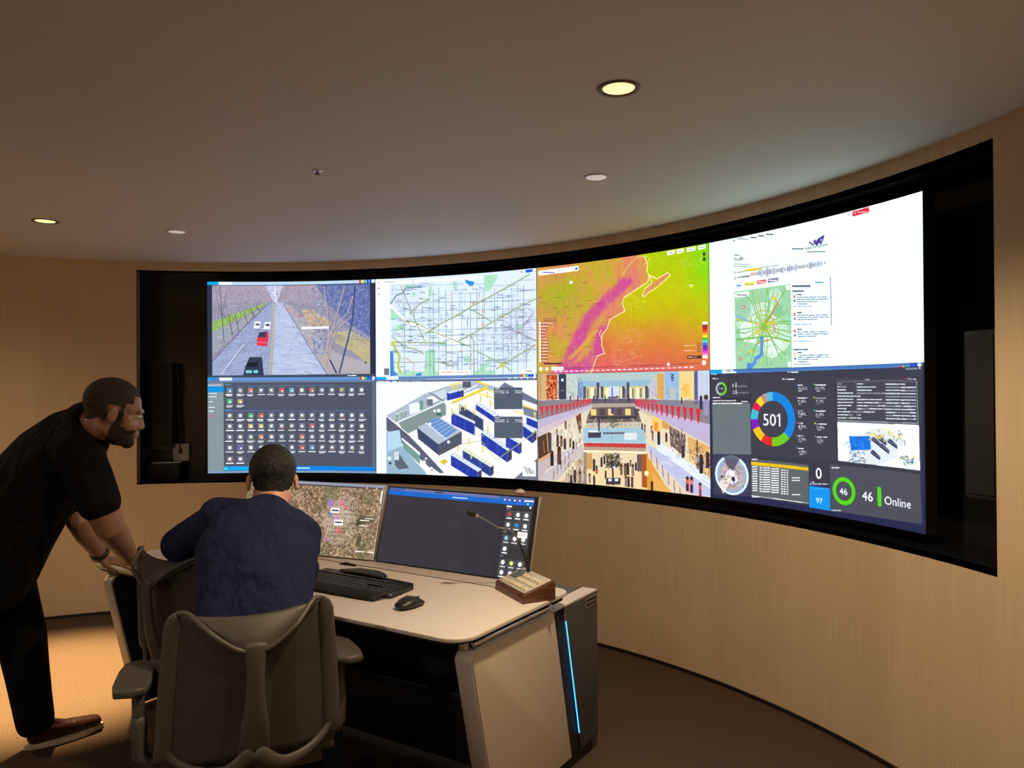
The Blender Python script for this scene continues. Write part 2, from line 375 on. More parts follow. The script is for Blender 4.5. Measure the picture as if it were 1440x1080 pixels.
class Canvas:
    def __init__(s, W, H, bg, ss=2):
        s.W, s.H, s.ss = W, H, ss; s.w, s.h = W*ss, H*ss; s.a = np.zeros((s.h, s.w, 3), np.float32); s.a[:] = np.array(bg)/255.
        s.asp = W/H; s.map = lambda x, y: (x, y); s.kf = lambda x: s.h/540.; s.wf = 1.0
    def use(s, xl, xr, ta, tb, ba, bb):
        # coordinates are read off a picture in which the display's top runs ta..tb and its bottom ba..bb
        def f(x, y):
            u = (x-xl)/(xr-xl); t = ta+(tb-ta)*u; q = ba+(bb-ba)*u; return u, (y-t)/(q-t)
        s.map = f; s.kf = lambda x: s.h/((ba-ta)+((bb-ba)-(tb-ta))*(x-xl)/(xr-xl)); return s
    def P(s, pts): return np.array([s.map(*p) for p in pts])*(s.w, s.h)
    def fill(s, Q, col, al=1.0):
        x0, y0 = np.floor(Q.min(0)).astype(int); x1, y1 = np.ceil(Q.max(0)).astype(int)+1
        x0, y0, x1, y1 = max(0, x0), max(0, y0), min(s.w, x1), min(s.h, y1)
        if x1 <= x0 or y1 <= y0: return
        X = np.arange(x0, x1)[None]+.5; Y = np.arange(y0, y1)[:, None]+.5; ins = np.zeros((y1-y0, x1-x0), bool)
        n = len(Q)
        for i in range(n):
            ax, ay = Q[i]; bx, by = Q[(i+1) % n]
            if ay == by: continue
            ins ^= ((ay > Y) != (by > Y)) & (X < (bx-ax)*(Y-ay)/(by-ay)+ax)
        A = s.a[y0:y1, x0:x1]; A[ins] = A[ins]*(1-al)+np.array(col)/255.*al
    def poly(s, pts, col, al=1.0): s.fill(s.P(pts), col, al)
    def rect(s, x0, y0, x1, y1, col, al=1.0): s.poly([(x0, y0), (x1, y0), (x1, y1), (x0, y1)], col, al)
    def line(s, pts, wd, col, al=1.0):
        Q = s.P(pts); wd = wd*s.kf(pts[0][0])*s.wf
        for i in range(len(Q)-1):
            d = Q[i+1]-Q[i]; L = np.hypot(*d)
            if L < 1e-6: continue
            n = np.array([-d[1], d[0]])/L*wd/2; e = d/L*wd*0.3
            s.fill(np.array([Q[i]-e+n, Q[i+1]+e+n, Q[i+1]+e-n, Q[i]-e-n]), col, al)
    def disc(s, x, y, r, col, al=1.0, sy=1.0, n=20):
        c = s.P([(x, y)])[0]; r = r*s.kf(x)
        s.fill(np.array([c+(r*math.cos(2*PI*k/n), r*sy*math.sin(2*PI*k/n)) for k in range(n)]), col, al)
    def ring(s, x, y, r0, r1, a0, a1, col, n=48):
        # angles in turns, clockwise from the top
        c = s.P([(x, y)])[0]; r0 *= s.kf(x); r1 *= s.kf(x); m = max(2, int(n*abs(a1-a0)))
        A = [2*PI*(a0+(a1-a0)*k/m) for k in range(m+1)]
        s.fill(np.array([c+(r1*math.sin(t), -r1*math.cos(t)) for t in A]+[c+(r0*math.sin(t), -r0*math.cos(t)) for t in A[::-1]]), col)
    def text(s, body, x, y, h, col, al='l'):
        V, T, wd = text_tris(body); c = s.P([(x, y)])[0]; k = h*s.kf(x)/0.7
        off = {'l': 0, 'c': wd/2, 'r': wd}[al]
        Q = np.stack([c[0]+(V[:, 0]-off)*k, c[1]-V[:, 1]*k], -1)
        for t in T: s.fill(Q[list(t)], col)
    def dash(s, x, y, wd, h, col, seed=0):
        # a line of text too small to read: words as little bars
        r = random.Random(int(x*7+y*131)+seed); x1 = x+wd; 
        while x < x1:
            q = min(x1, x+wd*(0.12+0.25*r.random())); s.line([(x, y), (q, y)], h, col); x = q+wd*0.035
    def speckle(s, x0, y0, x1, y1, n, cols, L=6, wd=1.6, al=.7, seed=1, ang=None):
        r = random.Random(seed)
        for _ in range(n):
            x = x0+(x1-x0)*r.random(); y = y0+(y1-y0)*r.random(); t = r.random()*PI if ang is None else ang+(r.random()-.5)*.9
            l = L*(.4+r.random()); s.line([(x, y), (x+l*math.cos(t), y+l*math.sin(t))], wd, r.choice(cols), al)
    def clipped(s, pts, fn):
        keep = s.a.copy(); fn(); Q = s.P(pts); m = Canvas.__new__(Canvas); m.w, m.h = s.w, s.h; m.a = np.zeros((s.h, s.w, 3), np.float32); m.fill(Q, (255, 255, 255))
        s.a = np.where(m.a > .5, s.a, keep)
    def out(s):
        a = s.a.reshape(s.H, s.ss, s.W, s.ss, 3).mean((1, 3)).clip(0, 1); a = np.where(a <= .04045, a/12.92, ((a+.055)/1.055)**2.4)
        q = ((a.mean(-1, keepdims=True)-.45)/.4).clip(0, 1); return a*(1+(HOT-1)*q*q*(3-2*q))   # near-white cells run brighter

def screen_material(gain):
    Mt = bpy.data.materials.new('lit_display'); Mt.use_nodes = True; nt = Mt.node_tree; b = nt.nodes['Principled BSDF']
    b.inputs['Base Color'].default_value = (0.01, 0.01, 0.012, 1); b.inputs['Roughness'].default_value = 0.35
    a = nt.nodes.new('ShaderNodeVertexColor'); a.layer_name = 'cells'
    nt.links.new(a.outputs['Color'], b.inputs['Emission Color']); b.inputs['Emission Strength'].default_value = gain
    return Mt
M['screen'] = screen_material(SCREEN_GAIN); M['monitor'] = screen_material(1.0)

def display_mesh(name, img, fn, m, parent):
    # img rows from the top; fn(u, v) -> arrays of positions
    H, W, _ = img.shape; u = (np.arange(W)/(W-1))[None].repeat(H, 0); v = (np.arange(H)/(H-1))[:, None].repeat(W, 1)
    P = fn(u.ravel(), v.ravel()).astype(np.float32); me = bpy.data.meshes.new(name)
    i = (np.arange(H-1)[:, None]*W+np.arange(W-1)[None]).ravel(); F = np.stack([i, i+W, i+W+1, i+1], -1).astype(np.int32)
    me.vertices.add(len(P)); me.vertices.foreach_set('co', P.ravel()); me.loops.add(F.size); me.polygons.add(len(F))
    me.polygons.foreach_set('loop_start', np.arange(0, F.size, 4, dtype=np.int32)); me.loops.foreach_set('vertex_index', F.ravel())
    me.update(calc_edges=True)
    c = me.color_attributes.new('cells', 'FLOAT_COLOR', 'POINT'); rgba = np.ones((H*W, 4), np.float32); rgba[:, :3] = img.reshape(-1, 3)
    c.data.foreach_set('color', rgba.ravel()); me.materials.append(m)
    me.polygons.foreach_set('use_smooth', [True]*len(me.polygons))
    o = bpy.data.objects.new(name, me); COL.objects.link(o); o.parent = parent; return o

GW, GH = 432, 243
def title_bar(c, x0, x1, y, h, dy, blue=(120, 165, 215)):
    # coloured window bar: bright tab, pale tab, four status icons at the right end; dy = drop along the bar
    def q(a, b, col): 
        ya, yb = y+dy*a, y+dy*b; xa, xb = x0+(x1-x0)*a, x0+(x1-x0)*b; c.poly([(xa, ya), (xb, yb), (xb, yb+h), (xa, ya+h)], col)
    q(0, 1, blue); q(0, .065, (0, 170, 245)); q(.065, .14, (205, 225, 240))
    for k, cc in enumerate([(235, 60, 60), (235, 220, 90), (60, 200, 120), (20, 70, 220), (20, 70, 220), (235, 235, 245)]): q(.9+k*.016, .912+k*.016, cc)

def pic_traffic():
    c = Canvas(GW, GH, (38, 48, 72)).use(55, 1380, 80, 75, 815, 822)
    X0, X1, Y0, Y1 = 92, 1335, 108, 800
    clip = [(X0, Y0), (X1, Y0), (X1, Y1), (X0, Y1)]
    def scene():
        c.rect(X0, Y0, X1, 240, (168, 158, 176)); c.rect(X0, 240, X1, Y1, (150, 150, 172))
        c.poly([(900, 100), (1340, 100), (1340, 520), (1180, 420), (980, 250)], (92, 108, 172))
        c.poly([(500, 100), (640, 100), (590, 240), (560, 240)], (190, 195, 225))
        c.poly([(92, 390), (420, 270), (520, 240), (300, 380), (92, 465)], (148, 190, 92))
        c.poly([(92, 465), (500, 260), (540, 236), (92, 640)], (160, 166, 178))
        c.poly([(780, 295), (880, 300), (1020, 400), (1000, 440), (840, 420)], (196, 176, 140))
        c.poly([(1020, 480), (1180, 460), (1340, 560), (1340, 740), (1180, 620), (1060, 560)], (190, 180, 138))
        c.poly([(640, 250), (700, 260), (1060, 640), (1340, 720), (1340, 800), (980, 800)], (178, 172, 180))
        c.poly([(530, 236), (640, 240), (985, 800), (92, 800), (92, 690)], (156, 168, 206))
        c.poly([(575, 240), (640, 240), (985, 800), (550, 800)], (178, 190, 222))
        c.speckle(92, 110, 900, 245, 620, [(110, 98, 118), (216, 206, 222), (140, 128, 150)], 26, 2.2, .55, 3)
        c.speckle(92, 230, 500, 640, 300, [(92, 96, 108), (210, 214, 222), (120, 124, 132)], 34, 2.2, .5, 4)
        c.speckle(880, 110, 1340, 540, 700, [(50, 64, 132), (150, 170, 225), (212, 216, 240), (74, 84, 140)], 26, 2.4, .6, 5)
        c.speckle(700, 260, 1060, 620, 260, [(112, 96, 104), (222, 212, 214), (90, 86, 120)], 30, 2.2, .5, 6)
        c.speckle(120, 420, 560, 800, 260, [(92, 104, 150), (206, 214, 238)], 60, 3, .42, 7, -.3)
        c.speckle(590, 300, 900, 790, 190, [(140, 150, 186), (214, 222, 242)], 80, 3, .4, 8, .1)
        c.speckle(1050, 560, 1340, 790, 120, [(120, 116, 140), (220, 214, 210)], 40, 2.4, .4, 9)
        c.line([(92, 690), (380, 380), (520, 250)], 4, (70, 70, 92)); c.line([(640, 250), (860, 610), (985, 800)], 5, (96, 92, 112))
        c.line([(562, 250), (560, 400), (530, 800)], 6, (214, 196, 96)); c.line([(574, 250), (575, 400), (548, 800)], 3, (214, 196, 96))
        c.line([(160, 790), (330, 560)], 4, (215, 220, 235))
        c.speckle(860, 90, 1340, 560, 420, [(150, 150, 176), (210, 210, 226), (112, 112, 150)], 44, 3, .5, 15); c.speckle(92, 110, 1340, 330, 500, [(176, 166, 184), (120, 110, 130), (224, 218, 232)], 36, 2.6, .42, 16)
        for x, y, h in ((150, 540, 430), (215, 490, 160), (265, 460, 130), (330, 400, 100), (385, 360, 80), (430, 320, 60)):
            c.line([(x+30, y), (x, y-h)], 5, (86, 80, 88)); c.line([(x+15, y-h*.4), (x+50, y-h*.9)], 3, (100, 92, 102)); c.line([(x+12, y-h*.45), (x-40, y-h)], 3, (100, 92, 102))
        c.line([(580, 240), (572, 108)], 6, (210, 215, 235)); c.line([(545, 160), (605, 160)], 4, (210, 215, 235)); c.line([(552, 130), (600, 130)], 4, (200, 205, 230))
        for p in ([(975, 740), (1000, 480), (990, 300), (960, 120)], [(1000, 560), (1060, 360), (1130, 120)], [(1020, 470), (1150, 330), (1200, 200)], [(985, 620), (920, 400), (840, 300)], [(985, 690), (1060, 460), (1190, 350)]):
            c.line(p, 8, (186, 172, 178)); c.line([(x+8, y) for x, y in p], 3, (110, 92, 104))
        c.line([(970, 730), (1000, 480)], 16, (190, 170, 168))
        c.line([(1085, 790), (1190, 400), (1215, 120)], 13, (66, 84, 128)); c.line([(1060, 790), (1010, 690)], 12, (50, 62, 110))
        c.speckle(860, 480, 980, 640, 70, [(40, 90, 190), (120, 170, 235), (30, 50, 120)], 18, 4, .8, 10)
        for x, y, w_, h_, cc in ((435, 412, 52, 52, (226, 230, 240)), (513, 418, 56, 56, (214, 218, 230))):
            c.poly([(x-w_*.35, y-h_*.5), (x+w_*.5, y-h_*.5), (x+w_*.35, y+h_*.5), (x-w_*.55, y+h_*.5)], cc); c.rect(x-14, y-12, x+18, y+4, (60, 66, 90))
        c.poly([(450, 470), (520, 462), (525, 500), (512, 578), (430, 572), (430, 530)], (226, 56, 84)); c.poly([(450, 470), (508, 464), (500, 510), (440, 508)], (58, 60, 96)); c.line([(432, 545), (515, 552)], 5, (250, 130, 150))
        c.poly([(375, 660), (470, 660), (484, 800), (325, 800), (340, 735)], (48, 58, 84)); c.poly([(365, 700), (440, 704), (430, 735), (350, 735)], (20, 26, 44)); c.rect(345, 762, 392, 784, (120, 205, 225)); c.rect(405, 762, 440, 784, (120, 205, 225))
        c.disc(768, 345, 9, (235, 90, 100)); c.disc(672, 300, 8, (235, 90, 100)); c.rect(780, 430, 1000, 446, (225, 228, 240)); c.disc(1298, 712, 9, (80, 80, 90))
    c.clipped(clip, scene)
    title_bar(c, 55, 1380, 80, 26, -5, (176, 205, 232)); c.rect(62, 800, 1380, 822, (66, 76, 96))
    for x in range(70, 520, 78): c.dash(x, 820, 60, 4, (220, 225, 235))
    c.dash(1150, 812, 70, 5, (235, 235, 240)); return c

def pic_street_map():
    c = Canvas(GW, GH, (200, 214, 240)).use(50, 1397, 140, 50, 946, 935); c.wf = 1.6
    for u, v, r_, k in ((300, 250, 160, 0), (1250, 500, 190, 0), (1000, 640, 90, 0), (700, 600, 150, 1)): c.disc(u, v, r_, (198, 208, 238) if k == 0 else (214, 228, 246), .6)
    G = (168, 222, 192); r = random.Random(5)
    for p in ([(180, 360), (270, 460), (180, 480)], [(225, 520), (300, 510), (290, 550), (235, 560), (200, 620)], [(490, 725), (548, 725), (550, 935), (455, 935), (462, 740)], [(960, 100), (1075, 95), (1070, 130), (1000, 240), (960, 230)], [(500, 190), (522, 190), (525, 275), (500, 275)],
              [(700, 150), (730, 150), (735, 215), (700, 215)], [(870, 935), (1010, 780), (1000, 860), (930, 930)], [(800, 775), (850, 775), (850, 830), (795, 830)], [(230, 905), (580, 905), (580, 940), (230, 940)], [(870, 905), (1050, 895), (1050, 940), (870, 940)], [(290, 180), (380, 170), (375, 200), (300, 205)],
              [(580, 660), (630, 650), (630, 690), (580, 690)], [(1230, 520), (1265, 520), (1255, 560), (1235, 560)], [(355, 240), (385, 240), (380, 280), (360, 280)]): c.poly(p, G)
    c.poly([(168, 735), (195, 735), (200, 900), (240, 935), (168, 945)], (58, 138, 214)); c.poly([(800, 135), (850, 150), (878, 155), (875, 180), (840, 185), (810, 165)], (40, 140, 226)); c.poly([(385, 925), (430, 915), (430, 940), (385, 942)], (40, 140, 226))
    LG = (172, 186, 196); LL = (128, 156, 172)
    for k in range(150):
        x = 180+r.random()*1200; y0 = 150+r.random()*700; L = 40+r.random()*260
        if k % 2: c.line([(x, y0), (x+r.random()*4-2, min(935, y0+L))], 2.0, LL if k % 3 else LG)
        else: c.line([(x, y0), (min(1395, x+L*.8), y0-L*.02)], 2.0, LL if k % 3 else LG)
    for x in (292, 500, 533, 580, 640, 690, 770, 846, 900, 950, 1048, 1115, 1190, 1240, 1290): c.line([(x, 190+r.random()*60), (x+r.random()*8-4, 930)], 3.0, (128, 172, 150) if x % 3 else (168, 150, 120))
    for y in (330, 400, 470, 560, 610, 690, 745, 830): c.line([(175, y), (1350, y-14)], 2.6, (150, 165, 176))
    for k in range(50):
        x = 1080+r.random()*300; y = 380+r.random()*420; c.line([(x, y), (x+60, y+34)], 2, LG); c.line([(x, y), (x-36, y+58)], 2, LG)
    W_ = (228, 232, 246)
    c.line([(175, 360), (290, 470), (500, 560), (740, 665)], 12, W_); c.line([(1100, 520), (1390, 660)], 10, (180, 178, 196)); c.line([(1225, 600), (1370, 430)], 10, (186, 180, 190)); c.line([(175, 340), (225, 270), (275, 250), (300, 210), (430, 195)], 7, (110, 146, 168))
    Yg = (172, 190, 92)
    for p in ([(260, 190), (300, 280), (360, 430), (390, 500), (460, 655)], [(285, 470), (390, 500), (500, 560), (600, 600), (720, 650), (850, 700)], [(460, 590), (600, 500), (740, 430), (880, 345), (1080, 240), (1340, 100)], [(330, 420), (430, 330), (500, 300)], [(740, 650), (860, 590), (1020, 495), (1240, 375), (1390, 305)],
              [(840, 590), (870, 660), (872, 935)], [(190, 660), (460, 662), (640, 665)], [(190, 620), (290, 700), (390, 720), (450, 760)], [(870, 395), (1020, 490)], [(560, 820), (700, 860)], [(890, 735), (1080, 830), (1180, 900)], [(1060, 885), (1150, 830), (1380, 690)]):
        c.line(p, 4.2, Yg); c.line([(x+3, y+5) for x, y in p], 1.6, (120, 132, 92))
    c.line([(195, 660), (215, 720), (250, 780), (235, 860), (255, 915)], 13, (186, 208, 88)); c.disc(195, 670, 20, (200, 214, 80)); c.disc(1110, 852, 26, (196, 210, 110)); c.line([(300, 790), (380, 850)], 5, (222, 180, 110))
    for k in range(44):
        x = 200+r.random()*1150; y = 200+r.random()*680; c.disc(x, y, 4.5, [(44, 82, 150), (52, 60, 110), (232, 132, 70), (226, 100, 100), (60, 140, 170)][k % 5])
    for x, y in ((325, 497), (730, 435), (870, 340), (945, 515), (762, 738), (950, 405), (1365, 700), (1275, 80)): c.disc(x, y, 9, (240, 150, 60))
    for k in range(130): c.dash(190+r.random()*1150, 180+r.random()*730, 28+r.random()*26, 3, (96, 124, 150), k)
    c.rect(50, 60, 98, 950, (238, 243, 250)); c.rect(98, 150, 168, 948, (212, 222, 242)); c.rect(108, 150, 350, 172, (246, 249, 252)); c.dash(120, 160, 90, 4, (120, 130, 140))
    for x in range(380, 900, 82): c.line([(x, 150-(x-380)*.06), (x+66, 146-(x-380)*.06)], 11, (240, 244, 250)); 
    c.rect(118, 878, 160, 935, (112, 118, 124)); c.rect(580, 898, 845, 930, (244, 246, 250)); c.dash(600, 912, 220, 4, (220, 90, 80)); c.rect(1275, 897, 1380, 918, (240, 244, 250)); c.dash(1295, 908, 60, 4, (90, 100, 110))
    c.poly([(1308, 64), (1366, 60), (1366, 82), (1308, 86)], (20, 84, 214)); c.dash(62, 170, 24, 4, (120, 140, 160)); c.dash(62, 215, 24, 5, (120, 140, 160)); c.dash(62, 262, 24, 4, (120, 140, 160))
    return c

def pic_weather():
    c = Canvas(GW, GH, (205, 190, 10)); h, w_ = c.h, c.w
    v, u = np.mgrid[0:h, 0:w_]; u = u/w_; v = v/h
    def ramp(t, stops):
        t = t.clip(0, 1); o = np.zeros(t.shape+(3,), np.float32)
        for k in range(3): o[..., k] = np.interp(t, [s[0] for s in stops], [s[1][k] for s in stops])
        return o/255.
    sea = ramp(v*.9+.25*(1-u)*v-.2*(u-.8).clip(0, 1)+(vnoise(h, w_, 6, 8, 1)-.5)*.06, [(0, (176, 206, 6)), (.3, (196, 200, 2)), (.5, (202, 186, 16)), (.62, (214, 156, 44)), (.78, (222, 124, 62)), (1, (222, 96, 96))])
    gr = np.exp(-(((u-1.02)/.12)**2+((v-.12)/.28)**2)); sea = sea*(1-gr[..., None])+np.array([130, 222, 14])/255.*gr[..., None]
    fl = vnoise(h, w_, 8, 90, 2)*.6+vnoise(h, w_, 30, 160, 3)*.4
    land = ramp(.62+(fl-.5)*1.1+(vnoise(h, w_, 7, 9, 14)-.5)*.5+.35*np.sin(u*11+v*4)*.5, [(0, (184, 176, 40)), (.35, (206, 170, 56)), (.6, (222, 154, 78)), (1, (226, 128, 110))])
    ol = np.exp(-(((u-.14)/.17)**2+((v-.28)/.2)**2))*.9; land = land*(1-ol[..., None])+np.array([168, 184, 26])/255.*ol[..., None]
    def band(pts, s0):
        d = np.full(u.shape, 9.)
        for (ax, ay), (bx, by) in zip(pts, pts[1:]):
            vx, vy = bx-ax, by-ay; t = (((u-ax)*vx+(v-ay)*vy)/(vx*vx+vy*vy)).clip(0, 1); d = np.minimum(d, np.hypot(u-ax-t*vx, v-ay-t*vy))
        return np.exp(-(d/s0)**4)
    mg = np.maximum(band([(.10, 1.05), (.2, .86), (.27, .62), (.33, .48), (.37, .42), (.45, .32), (.53, .22)], .042), band([(.15, 1.02), (.3, .92), (.38, .80), (.41, .63)], .055))*(.55+.7*fl); mg = (mg*(.72+.7*vnoise(h, w_, 26, 120, 5))*(.7+.6*vnoise(h, w_, 9, 14, 6))).clip(0, .95)
    land = land*(1-mg[..., None])+np.array([208, 74, 152])/255.*mg[..., None]
    yl = band([(.2, .86), (.27, .76), (.36, .62)], .014)*.8; land = land*(1-yl[..., None])+np.array([220, 176, 60])/255.*yl[..., None]
    c.use(70, 1370, 190, 15, 985, 970)
    coast = [(490, 985), (540, 850), (600, 830), (575, 770), (580, 690), (620, 640), (640, 575), (720, 530), (755, 510), (735, 450), (750, 405), (800, 375), (860, 335), (925, 295), (940, 250), (920, 200), (930, 160), (905, 100)]
    left = Canvas.__new__(Canvas); left.w, left.h = w_, h; left.a = np.zeros((h, w_, 3), np.float32)
    left.fill(c.P([(60, 1000)]+coast+[(800, 60), (60, 100)]), (255, 255, 255)); left.fill(c.P([(885, 395), (905, 345), (960, 300), (1000, 270), (1075, 225), (1095, 245), (1000, 330), (930, 375), (905, 400)]), (255, 255, 255))
    sea = sea*(1+.05*(vnoise(h, w_, 40, 50, 8)-.5))[..., None]
    c.a = np.where(left.a > .5, land, sea).astype(np.float32)
    c.speckle(80, 140, 720, 960, 1100, [(250, 196, 150), (150, 110, 60), (240, 150, 150), (226, 120, 110)], 34, 2.6, .34, 21, -1.2); c.speckle(150, 380, 560, 960, 260, [(236, 90, 170), (190, 60, 130)], 30, 3, .4, 25, -1.0)
    c.speckle(640, 650, 860, 940, 150, [(250, 190, 150)], 30, 2.4, .55, 22, -.2); c.speckle(760, 380, 900, 500, 50, [(236, 240, 140)], 24, 2.4, .5, 23, .8)
    c.speckle(1115, 120, 1350, 180, 60, [(220, 240, 120)], 14, 2.6, .6, 24)
    c.line(coast, 5, (252, 236, 190)); c.line([(885, 395), (905, 345), (960, 300), (940, 240), (975, 260), (1000, 270), (1075, 225), (1095, 245), (1000, 330), (930, 375), (905, 400), (885, 395)], 5, (252, 232, 190)); c.line([(580, 740), (560, 680), (575, 650)], 4, (252, 236, 190)); c.line([(740, 240), (780, 170), (850, 100), (920, 95), (945, 120), (900, 160)], 5, (236, 214, 120))
    c.line([(470, 440), (550, 435), (572, 405)], 5, (230, 180, 60)); c.line([(380, 545), (440, 515), (490, 490)], 6, (206, 160, 60))
    for x, y in ((75, 410), (220, 410), (190, 485), (290, 480), (390, 470), (300, 565), (620, 555), (580, 595), (230, 712), (300, 688), (180, 690), (270, 630), (460, 430), (540, 452), (500, 710), (170, 832), (290, 790), (460, 780), (500, 835), (100, 450), (425, 295)): c.dash(x, y, 44, 2.6, (96, 62, 50))
    c.line([(100, 228), (388, 186)], 34, (250, 250, 250)); c.disc(98, 229, 17, (250, 250, 250)); c.disc(386, 188, 19, (250, 250, 250)); c.disc(384, 188, 12, (26, 120, 214)); c.dash(120, 222, 90, 10, (120, 120, 190)); c.dash(225, 208, 90, 4, (170, 170, 176)); c.disc(342, 293, 14, (252, 252, 240), 1, .8)
    for x, y, l in ((1100, 75, 46), (1168, 65, 42), (1245, 55, 56), (1322, 45, 42)): c.line([(x-l*.42, y+4), (x+l*.42, y-4)], 28, (252, 252, 252)); c.dash(x-l*.36, y+2, l*.7, 6, (70, 90, 190))
    c.disc(1338, 97, 15, (70, 70, 40)); c.disc(1338, 135, 15, (70, 70, 40)); c.dash(1226, 328, 40, 4, (250, 250, 200)); c.disc(1246, 343, 5, (250, 250, 200))
    for k in range(13):
        y = 603+k*23.5; c.rect(86, y-9, 102, y+8, (250, 244, 236)); l = [105, 60, 40, 30, 30, 45, 56, 56, 60, 70, 44, 50, 50][k]; c.rect(104, y-10, 106+l, y+9, (110, 44, 56)); c.rect(108, y-7, 104+l, y+6, (228, 150, 110)); c.dash(110, y, l-8, 3.4, (252, 236, 220))
    c.rect(122, 568, 222, 584, (90, 44, 50)); c.rect(126, 571, 218, 580, (226, 160, 96)); c.rect(122, 900, 262, 912, (90, 30, 60))
    for k, cc in enumerate([(245, 245, 240), (150, 40, 90), (200, 30, 60), (235, 60, 60), (240, 150, 50), (240, 235, 40), (60, 200, 50), (60, 220, 220), (50, 120, 235), (60, 60, 200), (150, 30, 220), (220, 50, 235), (250, 120, 240), (250, 250, 250)]): c.rect(1322, 606+k*19.5, 1357, 626+k*19.5, cc)
    for y in (780, 818): c.dash(1190, y+2, 80, 4, (250, 210, 190)); c.disc(1297, y, 14, (96, 50, 44)); c.disc(1297, y, 6, (250, 220, 210))
    c.rect(1212, 858, 1314, 882, (84, 44, 40)); c.dash(1220, 870, 60, 4, (250, 220, 210))
    c.line([(290, 942), (1290, 918)], 3, (96, 50, 70)); c.disc(1076, 920, 12, (255, 255, 255)); c.disc(1331, 913, 18, (250, 250, 250)); c.line([(192, 944), (270, 943)], 26, (252, 248, 250)); c.dash(200, 943, 66, 5, (150, 150, 160)); c.disc(100, 947, 15, (252, 248, 250)); c.disc(146, 946, 13, (252, 248, 250))
    for k in range(26): c.dash(205+k*41, 967-k*.9, 24, 7, (240, 214, 235))
    return c

